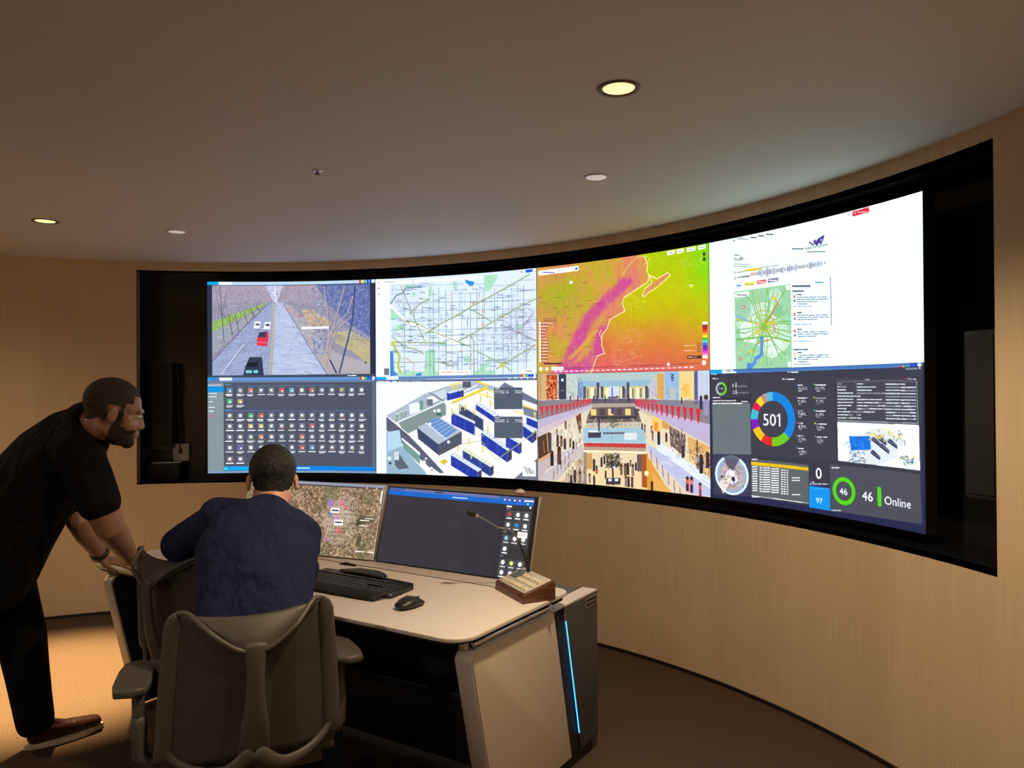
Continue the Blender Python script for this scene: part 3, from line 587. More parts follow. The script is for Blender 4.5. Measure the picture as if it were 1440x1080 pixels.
def pic_news():
    c = Canvas(GW, GH, (214, 236, 228)).use(30, 1275, 338, 42, 1067, 1047); c.wf = 1.45; T = (70, 74, 92)
    def rb(x0, x1, y, h, s, col, al=1.): c.poly([(x0, y), (x1, y+s*(x1-x0)), (x1, y+s*(x1-x0)+h), (x0, y+h)], col, al)
    c.text('wtop', 212, 309, 14, (60, 50, 130)); c.dash(250, 303, 34, 4, (150, 150, 160)); c.dash(305, 290, 34, 5, T); c.dash(352, 279, 34, 5, T); c.dash(400, 268, 44, 5, T); c.disc(196, 314, 6, (120, 150, 150))
    c.line([(662, 312), (682, 330), (700, 300)], 7, (120, 110, 140)); c.line([(690, 305), (706, 328), (728, 288), (745, 278)], 9, (84, 56, 168)); c.line([(700, 325), (716, 292), (728, 322), (745, 280)], 8, (70, 44, 150))
    c.text('WINDOW NATION', 636, 360, 13, T); c.dash(650, 370, 104, 4, (110, 112, 130)); c.dash(560, 352, 66, 5, (110, 112, 130)); c.dash(196, 398, 32, 4, (120, 126, 130)); c.text('Traffic', 192, 438, 21, T)
    c.dash(192, 450, 100, 2.6, (120, 130, 140)); c.dash(192, 463, 112, 2.6, (120, 130, 140)); c.line([(192, 502), (265, 491)], 3, (120, 130, 130)); c.line([(265, 488), (361, 472)], 9, (232, 200, 40)); c.line([(361, 466), (480, 450)], 3, (150, 160, 160)); c.line([(192, 480), (640, 405)], 1.4, (190, 200, 200))
    c.disc(204, 532, 9, (60, 60, 80)); c.disc(204, 532, 6, (226, 247, 240)); c.line([(220, 528), (290, 518)], 4, (60, 50, 80)); c.disc(290, 518, 6, (180, 40, 60)); c.disc(222, 528, 4, T); r = random.Random(3)
    for k in range(86):
        x = 300+k*5.1; y = 508-(x-300)*.155; a = 6+26*abs(math.sin(k*.37)*math.cos(k*.11+1))*r.random()+4*r.random(); c.line([(x, y-a), (x, y+a)], 2.2, (132, 118, 168) if k > 8 else (210, 120, 150))
    c.disc(753, 437, 5, T)
    for x0, x1, y, cc, d in ((204, 246, 567, (190, 226, 250), (50, 90, 190)), (258, 326, 557, (246, 236, 120), (150, 140, 60)), (340, 397, 543, (238, 90, 110), (250, 220, 225)), (408, 474, 532, (130, 134, 156), (230, 232, 240))): rb(x0, x1, y, 24, -.16, cc); c.dash(x0+8, y+9, x1-x0-16, 4, d)
    mp = [(196, 612), (549, 560), (552, 1064), (200, 1067)]
    def themap():
        c.poly(mp, (158, 216, 172))
        for x, y, q, cc in ((370, 800, 130, (206, 226, 214)), (280, 760, 90, (200, 224, 210)), (470, 880, 90, (204, 226, 212)), (250, 720, 60, (150, 206, 164)), (470, 720, 40, (124, 196, 140)), (290, 840, 70, (214, 228, 222)), (430, 930, 70, (214, 230, 224)), (450, 640, 50, (200, 224, 208))): c.disc(x, y, q, cc, .75)
        c.speckle(200, 590, 550, 1060, 420, [(120, 190, 130), (212, 232, 214), (146, 196, 190)], 22, 2, .6, 31)
        rr = random.Random(8); C0 = (385, 815)
        for k in range(26):
            a = 2*PI*k/26+rr.random()*.2; p = [C0]; x, y = C0
            for j in range(5): x += math.cos(a)*40; y += math.sin(a)*46; a += rr.random()*.6-.3; p.append((x, y))
            c.line(p, 4, [(110, 190, 84), (120, 196, 90), (196, 200, 70), (150, 190, 100)][k % 4])
        for rad in (34, 62, 90): c.line([(385+rad*math.cos(t/10*2*PI)*(1+.2*math.sin(t*2.3)), 810+rad*1.05*math.sin(t/10*2*PI)) for t in range(11)], 4, (170, 196, 66) if rad > 40 else (226, 190, 70))
        c.line([(540, 560), (500, 620), (440, 720), (385, 800)], 5, (110, 180, 70)); c.line([(440, 640), (470, 680), (400, 790)], 4, (226, 120, 80)); c.line([(205, 890), (320, 880), (400, 870), (540, 900)], 5, (110, 184, 84)); c.line([(340, 915), (410, 890)], 4, (228, 110, 60)); c.line([(440, 770), (450, 850)], 4, (226, 90, 90))
        for x, y in ((448, 646), (408, 800), (440, 790), (300, 960), (340, 850)): c.disc(x, y, 11, (240, 206, 50))
        c.line([(368, 880), (366, 980), (330, 1000), (320, 1030), (285, 1066)], 15, (86, 150, 232)); c.line([(290, 1040), (285, 1070)], 26, (80, 140, 228)); c.line([(200, 750), (280, 780)], 6, (140, 176, 216))
        for x, y in ((253, 700), (232, 1002)): c.disc(x, y, 11, (214, 60, 70)); c.disc(x, y, 5, (250, 230, 230))
        c.poly([(200, 622), (288, 608), (288, 634), (200, 646)], (246, 250, 248)); c.dash(210, 630, 66, 4, T); c.poly([(520, 570), (544, 566), (544, 594), (520, 598)], (246, 250, 248)); c.rect(528, 1024, 546, 1056, (246, 250, 248))
    c.clipped(mp, themap)
    c.poly([(556, 560), (780, 522), (786, 1056), (560, 1064)], (215, 236, 247)); c.line([(782, 522), (786, 810)], 4, (120, 132, 160)); c.dash(560, 574, 104, 7, T); c.dash(694, 554, 46, 5, (60, 150, 200)); c.dash(560, 604, 66, 6, T)
    for y, cc, n in ((635, (206, 44, 60), 4), (742, (206, 44, 60), 3), (842, (206, 44, 60), 3), (980, (212, 200, 40), 4)):
        c.disc(570, y, 9, cc); c.disc(570, y, 3, (250, 240, 240)); c.dash(588, y-10, 24, 5, T)
        for k in range(n): c.dash(588, y+6+k*13, [176, 180, 116, 60][k], 3, (78, 90, 112), k)
        c.dash(564, y+60, 108, 2.6, (110, 130, 160)); c.disc(572, y+26, 7, (60, 66, 120))
    c.dash(564, 952, 84, 5, T)
    c.wf = 1.0; c.line([(918, 150), (990, 131)], 30, (230, 36, 62)); c.disc(920, 149, 17, (230, 36, 62)); c.disc(988, 132, 17, (230, 36, 62)); c.disc(924, 147, 6, (250, 200, 205)); c.dash(938, 142, 50, 5, (250, 190, 200)); c.disc(890, 152, 6, (150, 170, 170))
    return c

def pic_icons():
    c = Canvas(GW, GH, (78, 84, 102)).use(55, 1380, 50, 48, 812, 810)
    c.rect(55, 50, 1380, 92, (104, 132, 172)); title_bar(c, 55, 1380, 52, 24, -2, (96, 150, 214)); c.rect(80, 60, 145, 82, (84, 120, 180))
    c.rect(55, 96, 176, 812, (132, 150, 156)); c.rect(55, 122, 176, 168, (0, 146, 226)); c.dash(62, 112, 96, 7, (190, 200, 205)); c.dash(66, 178, 60, 5, (236, 240, 242)); c.dash(66, 203, 56, 5, (236, 240, 242)); c.line([(60, 216), (170, 216)], 2, (170, 182, 186)); c.line([(60, 264), (170, 264)], 2, (170, 182, 186)); c.line([(60, 344), (170, 344)], 2, (170, 182, 186))
    for y, l in ((243, 28), (288, 42), (318, 34)): c.dash(66, y, l, 5, (236, 240, 242))
    c.dash(72, 357, 34, 8, (206, 92, 120)); c.rect(1350, 96, 1380, 812, (96, 108, 130)); c.line([(188, 118), (1330, 118)], 2.6, (110, 160, 220)); c.line([(188, 318), (1330, 318)], 3, (90, 140, 214)); c.dash(188, 106, 44, 4, (140, 200, 250)); c.dash(188, 311, 50, 5, (90, 160, 230))
    cols = {(0, 0): (60, 150, 230), (0, 2): (236, 110, 90), (0, 5): (230, 60, 80), (0, 6): (90, 190, 235), (0, 8): (232, 90, 60), (0, 11): (236, 206, 70), (1, 0): (70, 220, 130), (1, 1): (236, 190, 80), (2, 2): (70, 190, 100), (2, 3): (230, 70, 60), (5, 1): (120, 70, 200), (5, 7): (236, 70, 50), (5, 8): (90, 170, 240), (3, 8): (235, 100, 90), (4, 3): (240, 130, 90), (4, 7): (235, 130, 90), (3, 2): (232, 220, 120), (3, 3): (232, 220, 120)}
    r = random.Random(4)
    for j, (y, n) in enumerate(((155, 14), (243, 2), (355, 14), (440, 14), (525, 14), (610, 14), (700, 2))):
        for k in range(n):
            x = 222+80.2*k; c.rect(x-21, y-22, x+21, y+21, (124, 132, 142)); c.disc(x, y-1, 10+4*r.random(), cols.get((j, k), (222, 226, 228)), 1, 1, 7)
            if (j, k) in cols and k < 9: c.rect(x-17, y-16, x+14, y+12, cols[(j, k)], .75); c.disc(x+4, y+4, 6, (240, 245, 245))
            elif r.random() < .5: c.disc(x+7, y+8, 6, r.choice([(226, 80, 80), (60, 130, 220), (150, 200, 120), (90, 90, 110)]))
            c.dash(x-32+8*r.random(), y+33, 44+16*r.random(), 5.5, (240, 242, 244)); 
            if r.random() < .4: c.dash(x-22, y+43, 36, 4.5, (225, 228, 232))
    c.rect(176, 758, 1366, 792, (0, 132, 226)); c.rect(176, 758, 376, 792, (0, 166, 240)); c.dash(184, 775, 14, 12, (90, 240, 230)); c.dash(745, 774, 96, 8, (200, 228, 250)); c.rect(55, 794, 1380, 812, (128, 160, 196)); return c

def rack(c, p, hgt, ldx, ldy, rdx, rdy, side=(40, 62, 176), top=(200, 212, 232)):
    # a row of server racks: p is the near top corner
    x, y = p; a = (x+ldx, y+ldy); b = (x+rdx, y+rdy); e = (a[0]+rdx, a[1]+rdy)
    c.poly([p, a, (a[0], a[1]+hgt), (x, y+hgt)], side); c.poly([p, b, (b[0], b[1]+hgt*.9), (x, y+hgt)], (62, 66, 92)); c.poly([p, a, e, b], top)
    n = max(2, int(abs(ldx)/26))
    for k in range(n+1):
        t = k/n; c.line([(x+ldx*t, y+ldy*t), (x+ldx*t, y+ldy*t+hgt)], 2.2, (18, 24, 74) if k % 3 else (120, 150, 230)); c.line([(x+ldx*t, y+ldy*t), (x+ldx*t+rdx, y+ldy*t+rdy)], 1.6, (120, 130, 150))
    c.line([p, a], 2.5, (230, 236, 246)); c.line([p, b], 2.5, (230, 236, 246))
def datacenter(c):
    c.poly([(140, 390), (500, 190), (900, 95), (1400, 290), (1400, 860), (1190, 930), (140, 880)], (222, 218, 224))
    c.poly([(140, 380), (460, 200), (640, 140), (900, 95), (1060, 150), (1060, 180), (900, 160), (640, 260), (230, 450)], (176, 188, 204))
    c.poly([(240, 440), (620, 270), (640, 300), (640, 380), (300, 545)], (132, 150, 150)); c.poly([(140, 385), (330, 550), (620, 870), (560, 880), (140, 500)], (92, 98, 120)); c.poly([(140, 500), (460, 860), (480, 890), (140, 880)], (150, 184, 206)); c.poly([(150, 520), (250, 505), (270, 640), (150, 690)], (172, 206, 228))
    c.line([(140, 383), (330, 548), (640, 880)], 7, (236, 240, 246)); c.line([(225, 445), (620, 268), (900, 130)], 8, (226, 230, 238)); c.line([(500, 190), (620, 260)], 7, (90, 96, 112))
    for x, y in ((270, 350), (300, 340), (230, 370)): c.rect(x-12, y, x+12, y+58, (150, 170, 168)); c.line([(x-12, y), (x+12, y-5)], 4, (226, 232, 238))
    c.poly([(328, 290), (400, 268), (420, 290), (420, 350), (340, 375)], (214, 220, 228)); c.poly([(480, 235), (530, 218), (575, 255), (525, 280)], (236, 240, 246)); c.rect(480, 245, 530, 300, (110, 118, 134)); c.rect(420, 255, 450, 330, (108, 160, 136)); c.poly([(540, 190), (640, 160), (640, 230), (600, 245)], (196, 206, 218))
    rack(c, (770, 160), 70, -120, 30, 20, 10); c.rect(780, 100, 850, 150, (92, 92, 112)); Y_ = (240, 220, 40)
    for x in (690, 710, 735, 760): c.line([(x, 110), (x, 165)], 8, Y_)
    c.line([(670, 130), (770, 105)], 8, Y_); c.line([(690, 275), (980, 150), (985, 130), (900, 100)], 15, Y_); c.line([(690, 285), (980, 162)], 5, (180, 160, 40)); c.line([(960, 160), (1040, 190)], 9, Y_); c.line([(890, 190), (1060, 250)], 9, Y_); c.line([(1280, 300), (1400, 350)], 10, Y_); c.line([(1190, 350), (1400, 400)], 8, Y_)
    c.poly([(1060, 180), (1130, 110), (1400, 260), (1400, 300)], (112, 122, 142)); c.poly([(1280, 310), (1400, 350), (1400, 420), (1290, 380)], (120, 132, 150))
    rack(c, (1050, 400), 50, -160, -110, 30, -20); rack(c, (950, 420), 100, -200, -130, 4, -14, (60, 70, 110)); rack(c, (880, 455), 100, -195, -95, 0, -20)
    rack(c, (1150, 680), 100, -215, -150, 38, -18); rack(c, (1250, 620), 90, -110, -60, 20, -10); rack(c, (1360, 530), 90, -80, -60, 32, -24); rack(c, (1400, 440), 60, -90, -40, 10, -5)
    rack(c, (1010, 820), 80, -230, -140, 26, -16, (48, 70, 150), (214, 222, 196)); rack(c, (905, 860), 90, -225, -140, 30, -20)
    for x, y in ((690, 330), (760, 300), (800, 290), (880, 330), (930, 220), (985, 190), (1015, 260), (740, 640), (830, 580), (850, 700), (945, 650), (1380, 360), (990, 480)): c.line([(x, y), (x, y+50)], 12, (228, 212, 70)); c.line([(x-12, y+10), (x+12, y+14)], 6, (236, 226, 120))
    c.line([(700, 640), (930, 600), (1060, 760), (1390, 520)], 5, (206, 208, 110)); c.line([(870, 540), (960, 560)], 5, (206, 208, 110))
    c.poly([(395, 485), (575, 630), (580, 725), (405, 580)], (66, 74, 112)); c.poly([(575, 630), (770, 520), (772, 625), (580, 725)], (84, 88, 106)); c.poly([(395, 485), (575, 395), (770, 520), (575, 630)], (176, 190, 210)); c.poly([(480, 440), (575, 400), (730, 510), (630, 580)], (104, 146, 206))
    for k in range(1, 6): t = k/6; c.line([(480+150*t, 440+140*t), (575+155*t, 400+110*t)], 3, (200, 220, 240)); c.line([(395+180*t, 485+145*t), (400+180*t, 580+145*t)], 3, (40, 46, 84))
    c.line([(470, 445), (640, 585)], 6, (220, 228, 240)); c.disc(505, 455, 12, (240, 244, 248)); c.disc(660, 610, 13, (244, 246, 250)); c.disc(545, 345, 12, (250, 250, 250)); c.rect(566, 330, 592, 356, (248, 248, 250)); c.rect(560, 360, 600, 385, (60, 110, 96))
    c.poly([(270, 570), (420, 700), (420, 725), (270, 590)], (240, 242, 246)); c.poly([(270, 600), (420, 730), (420, 800), (280, 660)], (116, 160, 158)); c.poly([(205, 700), (240, 690), (280, 760), (330, 830), (240, 840), (210, 800)], (92, 104, 116)); c.rect(205, 690, 245, 760, (200, 206, 214)); c.disc(165, 745, 16, (232, 236, 240)); c.disc(170, 785, 12, (60, 66, 84)); c.disc(455, 780, 14, (244, 246, 250)); c.disc(470, 750, 9, (244, 246, 250)); c.line([(510, 830), (590, 890)], 20, (236, 238, 244)); c.disc(520, 845, 9, (220, 90, 100)); c.poly([(585, 775), (630, 755), (655, 780), (615, 802)], (226, 196, 40)); c.poly([(1190, 930), (1400, 740), (1400, 930)], (116, 120, 138)); c.poly([(1315, 735), (1390, 690), (1400, 720), (1340, 770)], (220, 228, 240))
def pic_datacenter():
    c = Canvas(GW, GH, (214, 219, 236)).use(55, 1400, 45, 45, 872, 925)
    datacenter(c); c.poly([(55, 96), (140, 96), (140, 880), (55, 880)], (214, 219, 236))
    for y0 in (155, 397):
        c.rect(1042, y0, 1278, y0+180, (84, 96, 112)); c.dash(1052, y0+10, 34, 4, (235, 235, 240)); 
        for k in range(2): c.dash(1052, y0+28+k*15, 76, 4, (220, 224, 230)); c.dash(1145, y0+28+k*15, 18, 4, (220, 224, 230)); c.dash(1218, y0+28+k*15, 56, 4, (220, 224, 230))
    c.rect(1142, 350, 1208, 388, (236, 236, 230)); c.rect(1275, 770, 1386, 892, (222, 228, 240))
    for k in range(6): c.line([(1290+k*14, 810+k*5), (1320+k*10, 870)], 7, [(60, 90, 160), (226, 214, 90), (110, 130, 160)][k % 3])
    for k, y in enumerate((120, 140, 175, 210)): c.rect(1357, y-9, 1378, y+11, (240, 243, 248)); c.rect(1364, y-3, 1371, y+4, (130, 136, 150))
    c.rect(55, 76, 1400, 96, (96, 112, 146)); title_bar(c, 55, 1400, 52, 24, -8, (92, 134, 190))
    for x in (66, 84, 130, 190, 250, 295, 355, 390): c.dash(x, 90, 38, 4.5, (238, 240, 246))
    for x in (1172, 1222, 1272, 1322, 1374): c.disc(x, 77, 6, (235, 240, 250))
    return c

def pic_mall():
    c = Canvas(GW, GH, (222, 206, 178)).use(75, 1385, 55, 30, 855, 990); r = random.Random(9)
    def fig(x, y, h, col=None):
        col = col or r.choice([(40, 34, 44), (60, 50, 60), (90, 60, 60), (36, 44, 66), (120, 84, 76), (150, 120, 120)]); c.line([(x, y-h*.72), (x, y)], h*.26, col); c.disc(x, y-h*.84, h*.13, (70, 46, 40))
    c.poly([(75, 55), (1385, 30), (1385, 560), (75, 520)], (206, 196, 176)); c.poly([(300, 50), (1040, 36), (960, 100), (400, 112)], (176, 200, 202)); c.poly([(400, 112), (960, 100), (940, 150), (430, 160)], (150, 190, 212)); c.rect(430, 150, 940, 250, (214, 200, 140))
    for k in range(9):
        x = 440+k*58; c.rect(x, 160, x+24, 240, (244, 236, 170)); c.rect(x+28, 165, x+40, 240, (120, 124, 160))
    for x in (555, 785, 450, 750, 925, 585): c.rect(x-11, 120 if x in (555, 785) else 150, x+11, 255, (86, 84, 112))
    c.poly([(630, 240), (720, 240), (715, 150), (640, 150)], (196, 206, 232)); c.line([(665, 160), (665, 235)], 12, (90, 60, 170)); c.line([(630, 235), (720, 232)], 8, (50, 50, 80))
    c.rect(75, 60, 108, 300, (200, 160, 110)); c.rect(108, 60, 150, 300, (214, 180, 130)); c.rect(150, 60, 232, 255, (186, 70, 36)); c.speckle(152, 66, 230, 250, 130, [(248, 180, 96), (110, 26, 20), (236, 110, 60), (250, 220, 170)], 12, 5, .85, 41); c.rect(246, 55, 305, 250, (56, 64, 90)); c.disc(275, 100, 12, (200, 214, 226)); c.line([(265, 180), (285, 180)], 4, (220, 226, 236)); c.rect(312, 60, 396, 240, (190, 204, 196)); c.rect(396, 118, 436, 240, (120, 150, 206)); c.speckle(320, 80, 436, 245, 60, [(240, 240, 220), (90, 110, 120), (120, 150, 190)], 20, 4, .6, 42, 1.5)
    c.rect(960, 100, 1005, 250, (190, 190, 206)); c.rect(1005, 55, 1055, 260, (220, 170, 90)); c.rect(1060, 40, 1165, 300, (150, 186, 228)); c.line([(1105, 62), (1128, 62), (1106, 84), (1128, 84), (1110, 106), (1128, 106)], 6, (30, 36, 60)); c.rect(1092, 165, 1140, 280, (180, 196, 196)); c.rect(1165, 40, 1275, 280, (236, 208, 140)); c.rect(1195, 130, 1240, 230, (250, 196, 90)); c.rect(1275, 35, 1300, 290, (90, 96, 150)); c.rect(1300, 35, 1385, 300, (190, 200, 220)); c.speckle(960, 150, 1300, 270, 60, [(250, 230, 160), (110, 80, 130), (230, 140, 90)], 18, 4, .5, 43, 1.5)
    # upper gallery: railings with red drapes and white fascias
    c.poly([(75, 250), (510, 245), (510, 285), (75, 410)], (120, 112, 130), .75); c.poly([(835, 245), (1385, 258), (1385, 480), (835, 300)], (120, 112, 130), .75)
    c.poly([(75, 400), (510, 282), (500, 310), (75, 525)], (190, 182, 206)); c.poly([(835, 298), (1385, 440), (1385, 600), (880, 320)], (190, 178, 212)); c.poly([(75, 470), (500, 300), (490, 320), (75, 525)], (206, 190, 200)); c.poly([(505, 278), (838, 278), (838, 305), (505, 308)], (180, 166, 150)); c.rect(505, 240, 838, 280, (96, 96, 116)); c.line([(505, 242), (838, 242)], 3, (200, 206, 220))
    for k in range(15):
        t = k/14; x = 110+385*(1-(1-t)**1.55); y0 = 300-50*t; hh = 100-62*t; c.poly([(x-11*(1-t)-5, y0), (x+11*(1-t)+5, y0), (x+3, y0+hh*.6), (x+9*(1-t)+3, y0+hh*.8), (x, y0+hh*.8)], (226, 44, 64))
        x = 1300-455*(1-(1-t)**1.55); y0 = 320-66*t; hh = 120-76*t; c.poly([(x-12*(1-t)-5, y0), (x+12*(1-t)+5, y0), (x+8*(1-t)+3, y0+hh*.8), (x-3, y0+hh), (x-6, y0+hh*.5)], (226, 40, 66))
    c.line([(75, 252), (510, 244)], 3, (210, 214, 226)); c.line([(835, 244), (1385, 262)], 3, (210, 214, 226)); c.line([(370, 262), (500, 250)], 14, (226, 60, 80), .7); c.line([(845, 256), (1000, 270)], 16, (226, 60, 80), .7)
    fig(1322, 320, 100, (50, 50, 84)); fig(1358, 360, 150, (160, 150, 200)); fig(1183, 280, 46); 
    for x in (340, 395, 520, 545, 610, 700, 790): fig(x, 262, 44)
    # middle level
    c.poly([(510, 310), (838, 306), (900, 420), (440, 430)], (110, 96, 96)); 
    for k in range(6): c.rect(500+k*66, 322, 540+k*66, 372, (240, 208, 130) if k % 2 == 0 else (84, 70, 80))
    c.rect(655, 315, 675, 360, (80, 60, 150)); c.rect(500, 378, 850, 400, (60, 56, 66)); c.speckle(430, 390, 930, 450, 120, [(50, 44, 54), (210, 200, 190), (150, 140, 140)], 14, 5, .6, 44)
    c.poly([(75, 525), (440, 350), (480, 330), (430, 590), (330, 690), (75, 700)], (216, 206, 186)); c.poly([(75, 530), (170, 490), (185, 640), (80, 700)], (84, 62, 54)); c.line([(150, 500), (160, 640)], 8, (236, 160, 80)); c.line([(120, 560), (130, 650)], 6, (190, 120, 80)); c.rect(170, 500, 185, 640, (60, 70, 110)); c.poly([(380, 380), (420, 350), (425, 470), (400, 480)], (120, 70, 50)); c.speckle(200, 400, 430, 590, 70, [(250, 240, 220), (170, 160, 150)], 30, 6, .5, 45, 1.5)
    c.poly([(860, 340), (1385, 600), (1385, 860), (950, 600), (900, 470)], (224, 208, 176)); c.poly([(960, 370), (1040, 410), (1030, 500), (965, 470)], (244, 200, 120)); c.poly([(980, 420), (1010, 430), (1005, 500), (980, 490)], (250, 150, 40)); c.poly([(1040, 410), (1090, 440), (1085, 480), (1040, 470)], (220, 160, 90)); c.poly([(1090, 450), (1210, 520), (1205, 690), (1100, 600)], (120, 100, 96)); c.speckle(1095, 460, 1200, 640, 50, [(40, 36, 50), (230, 220, 220)], 26, 6, .7, 46, 1.5); c.poly([(1225, 530), (1385, 610), (1385, 850), (1230, 700)], (226, 176, 110)); c.speckle(1230, 580, 1385, 820, 90, [(60, 40, 36), (250, 214, 150), (110, 70, 50)], 26, 7, .7, 47, 1.5); c.line([(1292, 560), (1298, 780)], 10, (60, 44, 50))
    c.poly([(440, 470), (900, 465), (920, 590), (440, 585)], (160, 196, 216)); c.rect(475, 495, 575, 542, (70, 66, 84)); c.rect(590, 500, 760, 515, (100, 104, 120)); c.rect(480, 485, 570, 500, (206, 222, 224)); c.rect(755, 505, 850, 560, (206, 214, 214)); c.line([(740, 400), (700, 470)], 8, (190, 180, 160)); c.line([(500, 460), (540, 390)], 8, (190, 190, 170)); c.line([(850, 470), (820, 400)], 8, (190, 190, 170)); c.line([(658, 500), (658, 580)], 3, (90, 110, 130))
    c.line([(560, 400), (560, 490)], 14, (60, 58, 66)); c.speckle(630, 370, 700, 470, 60, [(50, 60, 50), (90, 96, 80)], 16, 4, .8, 48)
    c.poly([(440, 580), (920, 590), (915, 625), (445, 612)], (204, 60, 60)); c.poly([(440, 608), (920, 622), (915, 650), (440, 640)], (190, 160, 140)); c.line([(440, 640), (918, 655)], 9, (250, 236, 190)); c.line([(420, 575), (925, 580)], 3, (200, 210, 220))
    for x in range(460, 920, 52): c.line([(x, 582), (x, 612)], 3, (150, 120, 120))
    c.poly([(75, 700), (180, 645), (200, 740), (75, 860)], (222, 172, 140)); c.poly([(75, 720), (430, 590), (440, 640), (230, 860), (75, 855)], (196, 186, 196), .8); c.line([(130, 800), (430, 570)], 4, (220, 226, 236))
    for k in range(8): x = 200+k*30; c.line([(x, 850-k*38), (x+4, 780-k*34)], 5, (110, 50, 60))
    for x, y, h in ((235, 600, 90), (265, 600, 80), (292, 620, 80), (335, 610, 66), (190, 740, 110), (247, 730, 130), (300, 470, 60), (410, 500, 50), (230, 520, 50), (360, 620, 60)): fig(x, y, h)
    c.poly([(925, 590), (1385, 860), (1385, 985), (1230, 960), (930, 655)], (186, 190, 224)); c.poly([(1000, 560), (1190, 700), (1385, 850), (1385, 930), (1000, 640)], (206, 214, 232)); c.speckle(1010, 600, 1370, 900, 50, [(226, 220, 214), (160, 176, 220)], 60, 8, .5, 49, .6)
    for x, y, h in ((968, 560, 70), (1013, 590, 100), (1070, 570, 70), (910, 500, 60), (890, 480, 50), (960, 500, 50), (1320, 800, 140), (1365, 760, 120), (1190, 690, 90)): fig(x, y, h)
    # lowest level through the well
    c.poly([(440, 650), (925, 662), (1110, 975), (250, 895)], (232, 206, 160)); c.poly([(250, 895), (440, 640), (440, 900)], (206, 186, 160)); c.rect(440, 650, 462, 905, (150, 140, 130)); c.speckle(300, 700, 440, 900, 60, [(60, 50, 50), (240, 226, 200), (150, 110, 80)], 24, 7, .7, 50, 1.5)
    c.rect(462, 660, 505, 780, (214, 160, 96)); c.rect(505, 665, 850, 780, (226, 206, 170)); c.poly([(850, 670), (885, 670), (885, 800), (850, 800)], (110, 90, 90)); c.poly([(885, 668), (930, 668), (945, 930), (885, 920)], (170, 90, 40)); c.poly([(920, 670), (1090, 960), (925, 945)], (226, 160, 60)); c.disc(920, 815, 20, (255, 240, 190), .9); c.poly([(960, 800), (1110, 960), (980, 960)], (236, 176, 90))
    c.line([(662, 720), (668, 900)], 16, (70, 56, 52)); c.speckle(615, 660, 720, 760, 130, [(50, 56, 50), (90, 84, 60), (40, 36, 40)], 34, 5, .85, 51); c.rect(612, 850, 724, 900, (60, 56, 70)); c.rect(630, 855, 655, 875, (214, 218, 226)); c.rect(680, 855, 705, 875, (214, 218, 226)); c.disc(676, 770, 12, (226, 200, 226))
    for x, y, h in ((520, 790, 90), (540, 810, 60), (578, 760, 70), (600, 740, 60), (730, 820, 80), (760, 825, 90), (780, 820, 90), (818, 830, 90), (840, 790, 60), (765, 910, 80), (785, 915, 80), (812, 918, 80), (520, 895, 70), (485, 880, 70), (370, 870, 90), (410, 880, 90), (340, 880, 60), (960, 950, 80), (800, 760, 50), (610, 850, 60)): fig(x, y, h)
    c.disc(542, 795, 11, (226, 90, 50)); c.line([(925, 590), (1110, 900), (1200, 985)], 7, (206, 196, 196)); c.line([(940, 640), (1080, 900)], 18, (206, 196, 206))
    for k in range(7): x = 955+k*42; y = 640+k*56; c.line([(x, y), (x+4, y+90)], 6, (130, 56, 56))
    for x, y, h, q in ((1220, 940, 110, (226, 110, 60)), (1250, 950, 120, (236, 120, 120)), (1312, 975, 100, (214, 90, 110))): fig(x, y, h, q); c.line([(x, y-h*.4), (x, y)], h*.2, (50, 40, 60) if x != 1312 else (150, 60, 80))
    return c

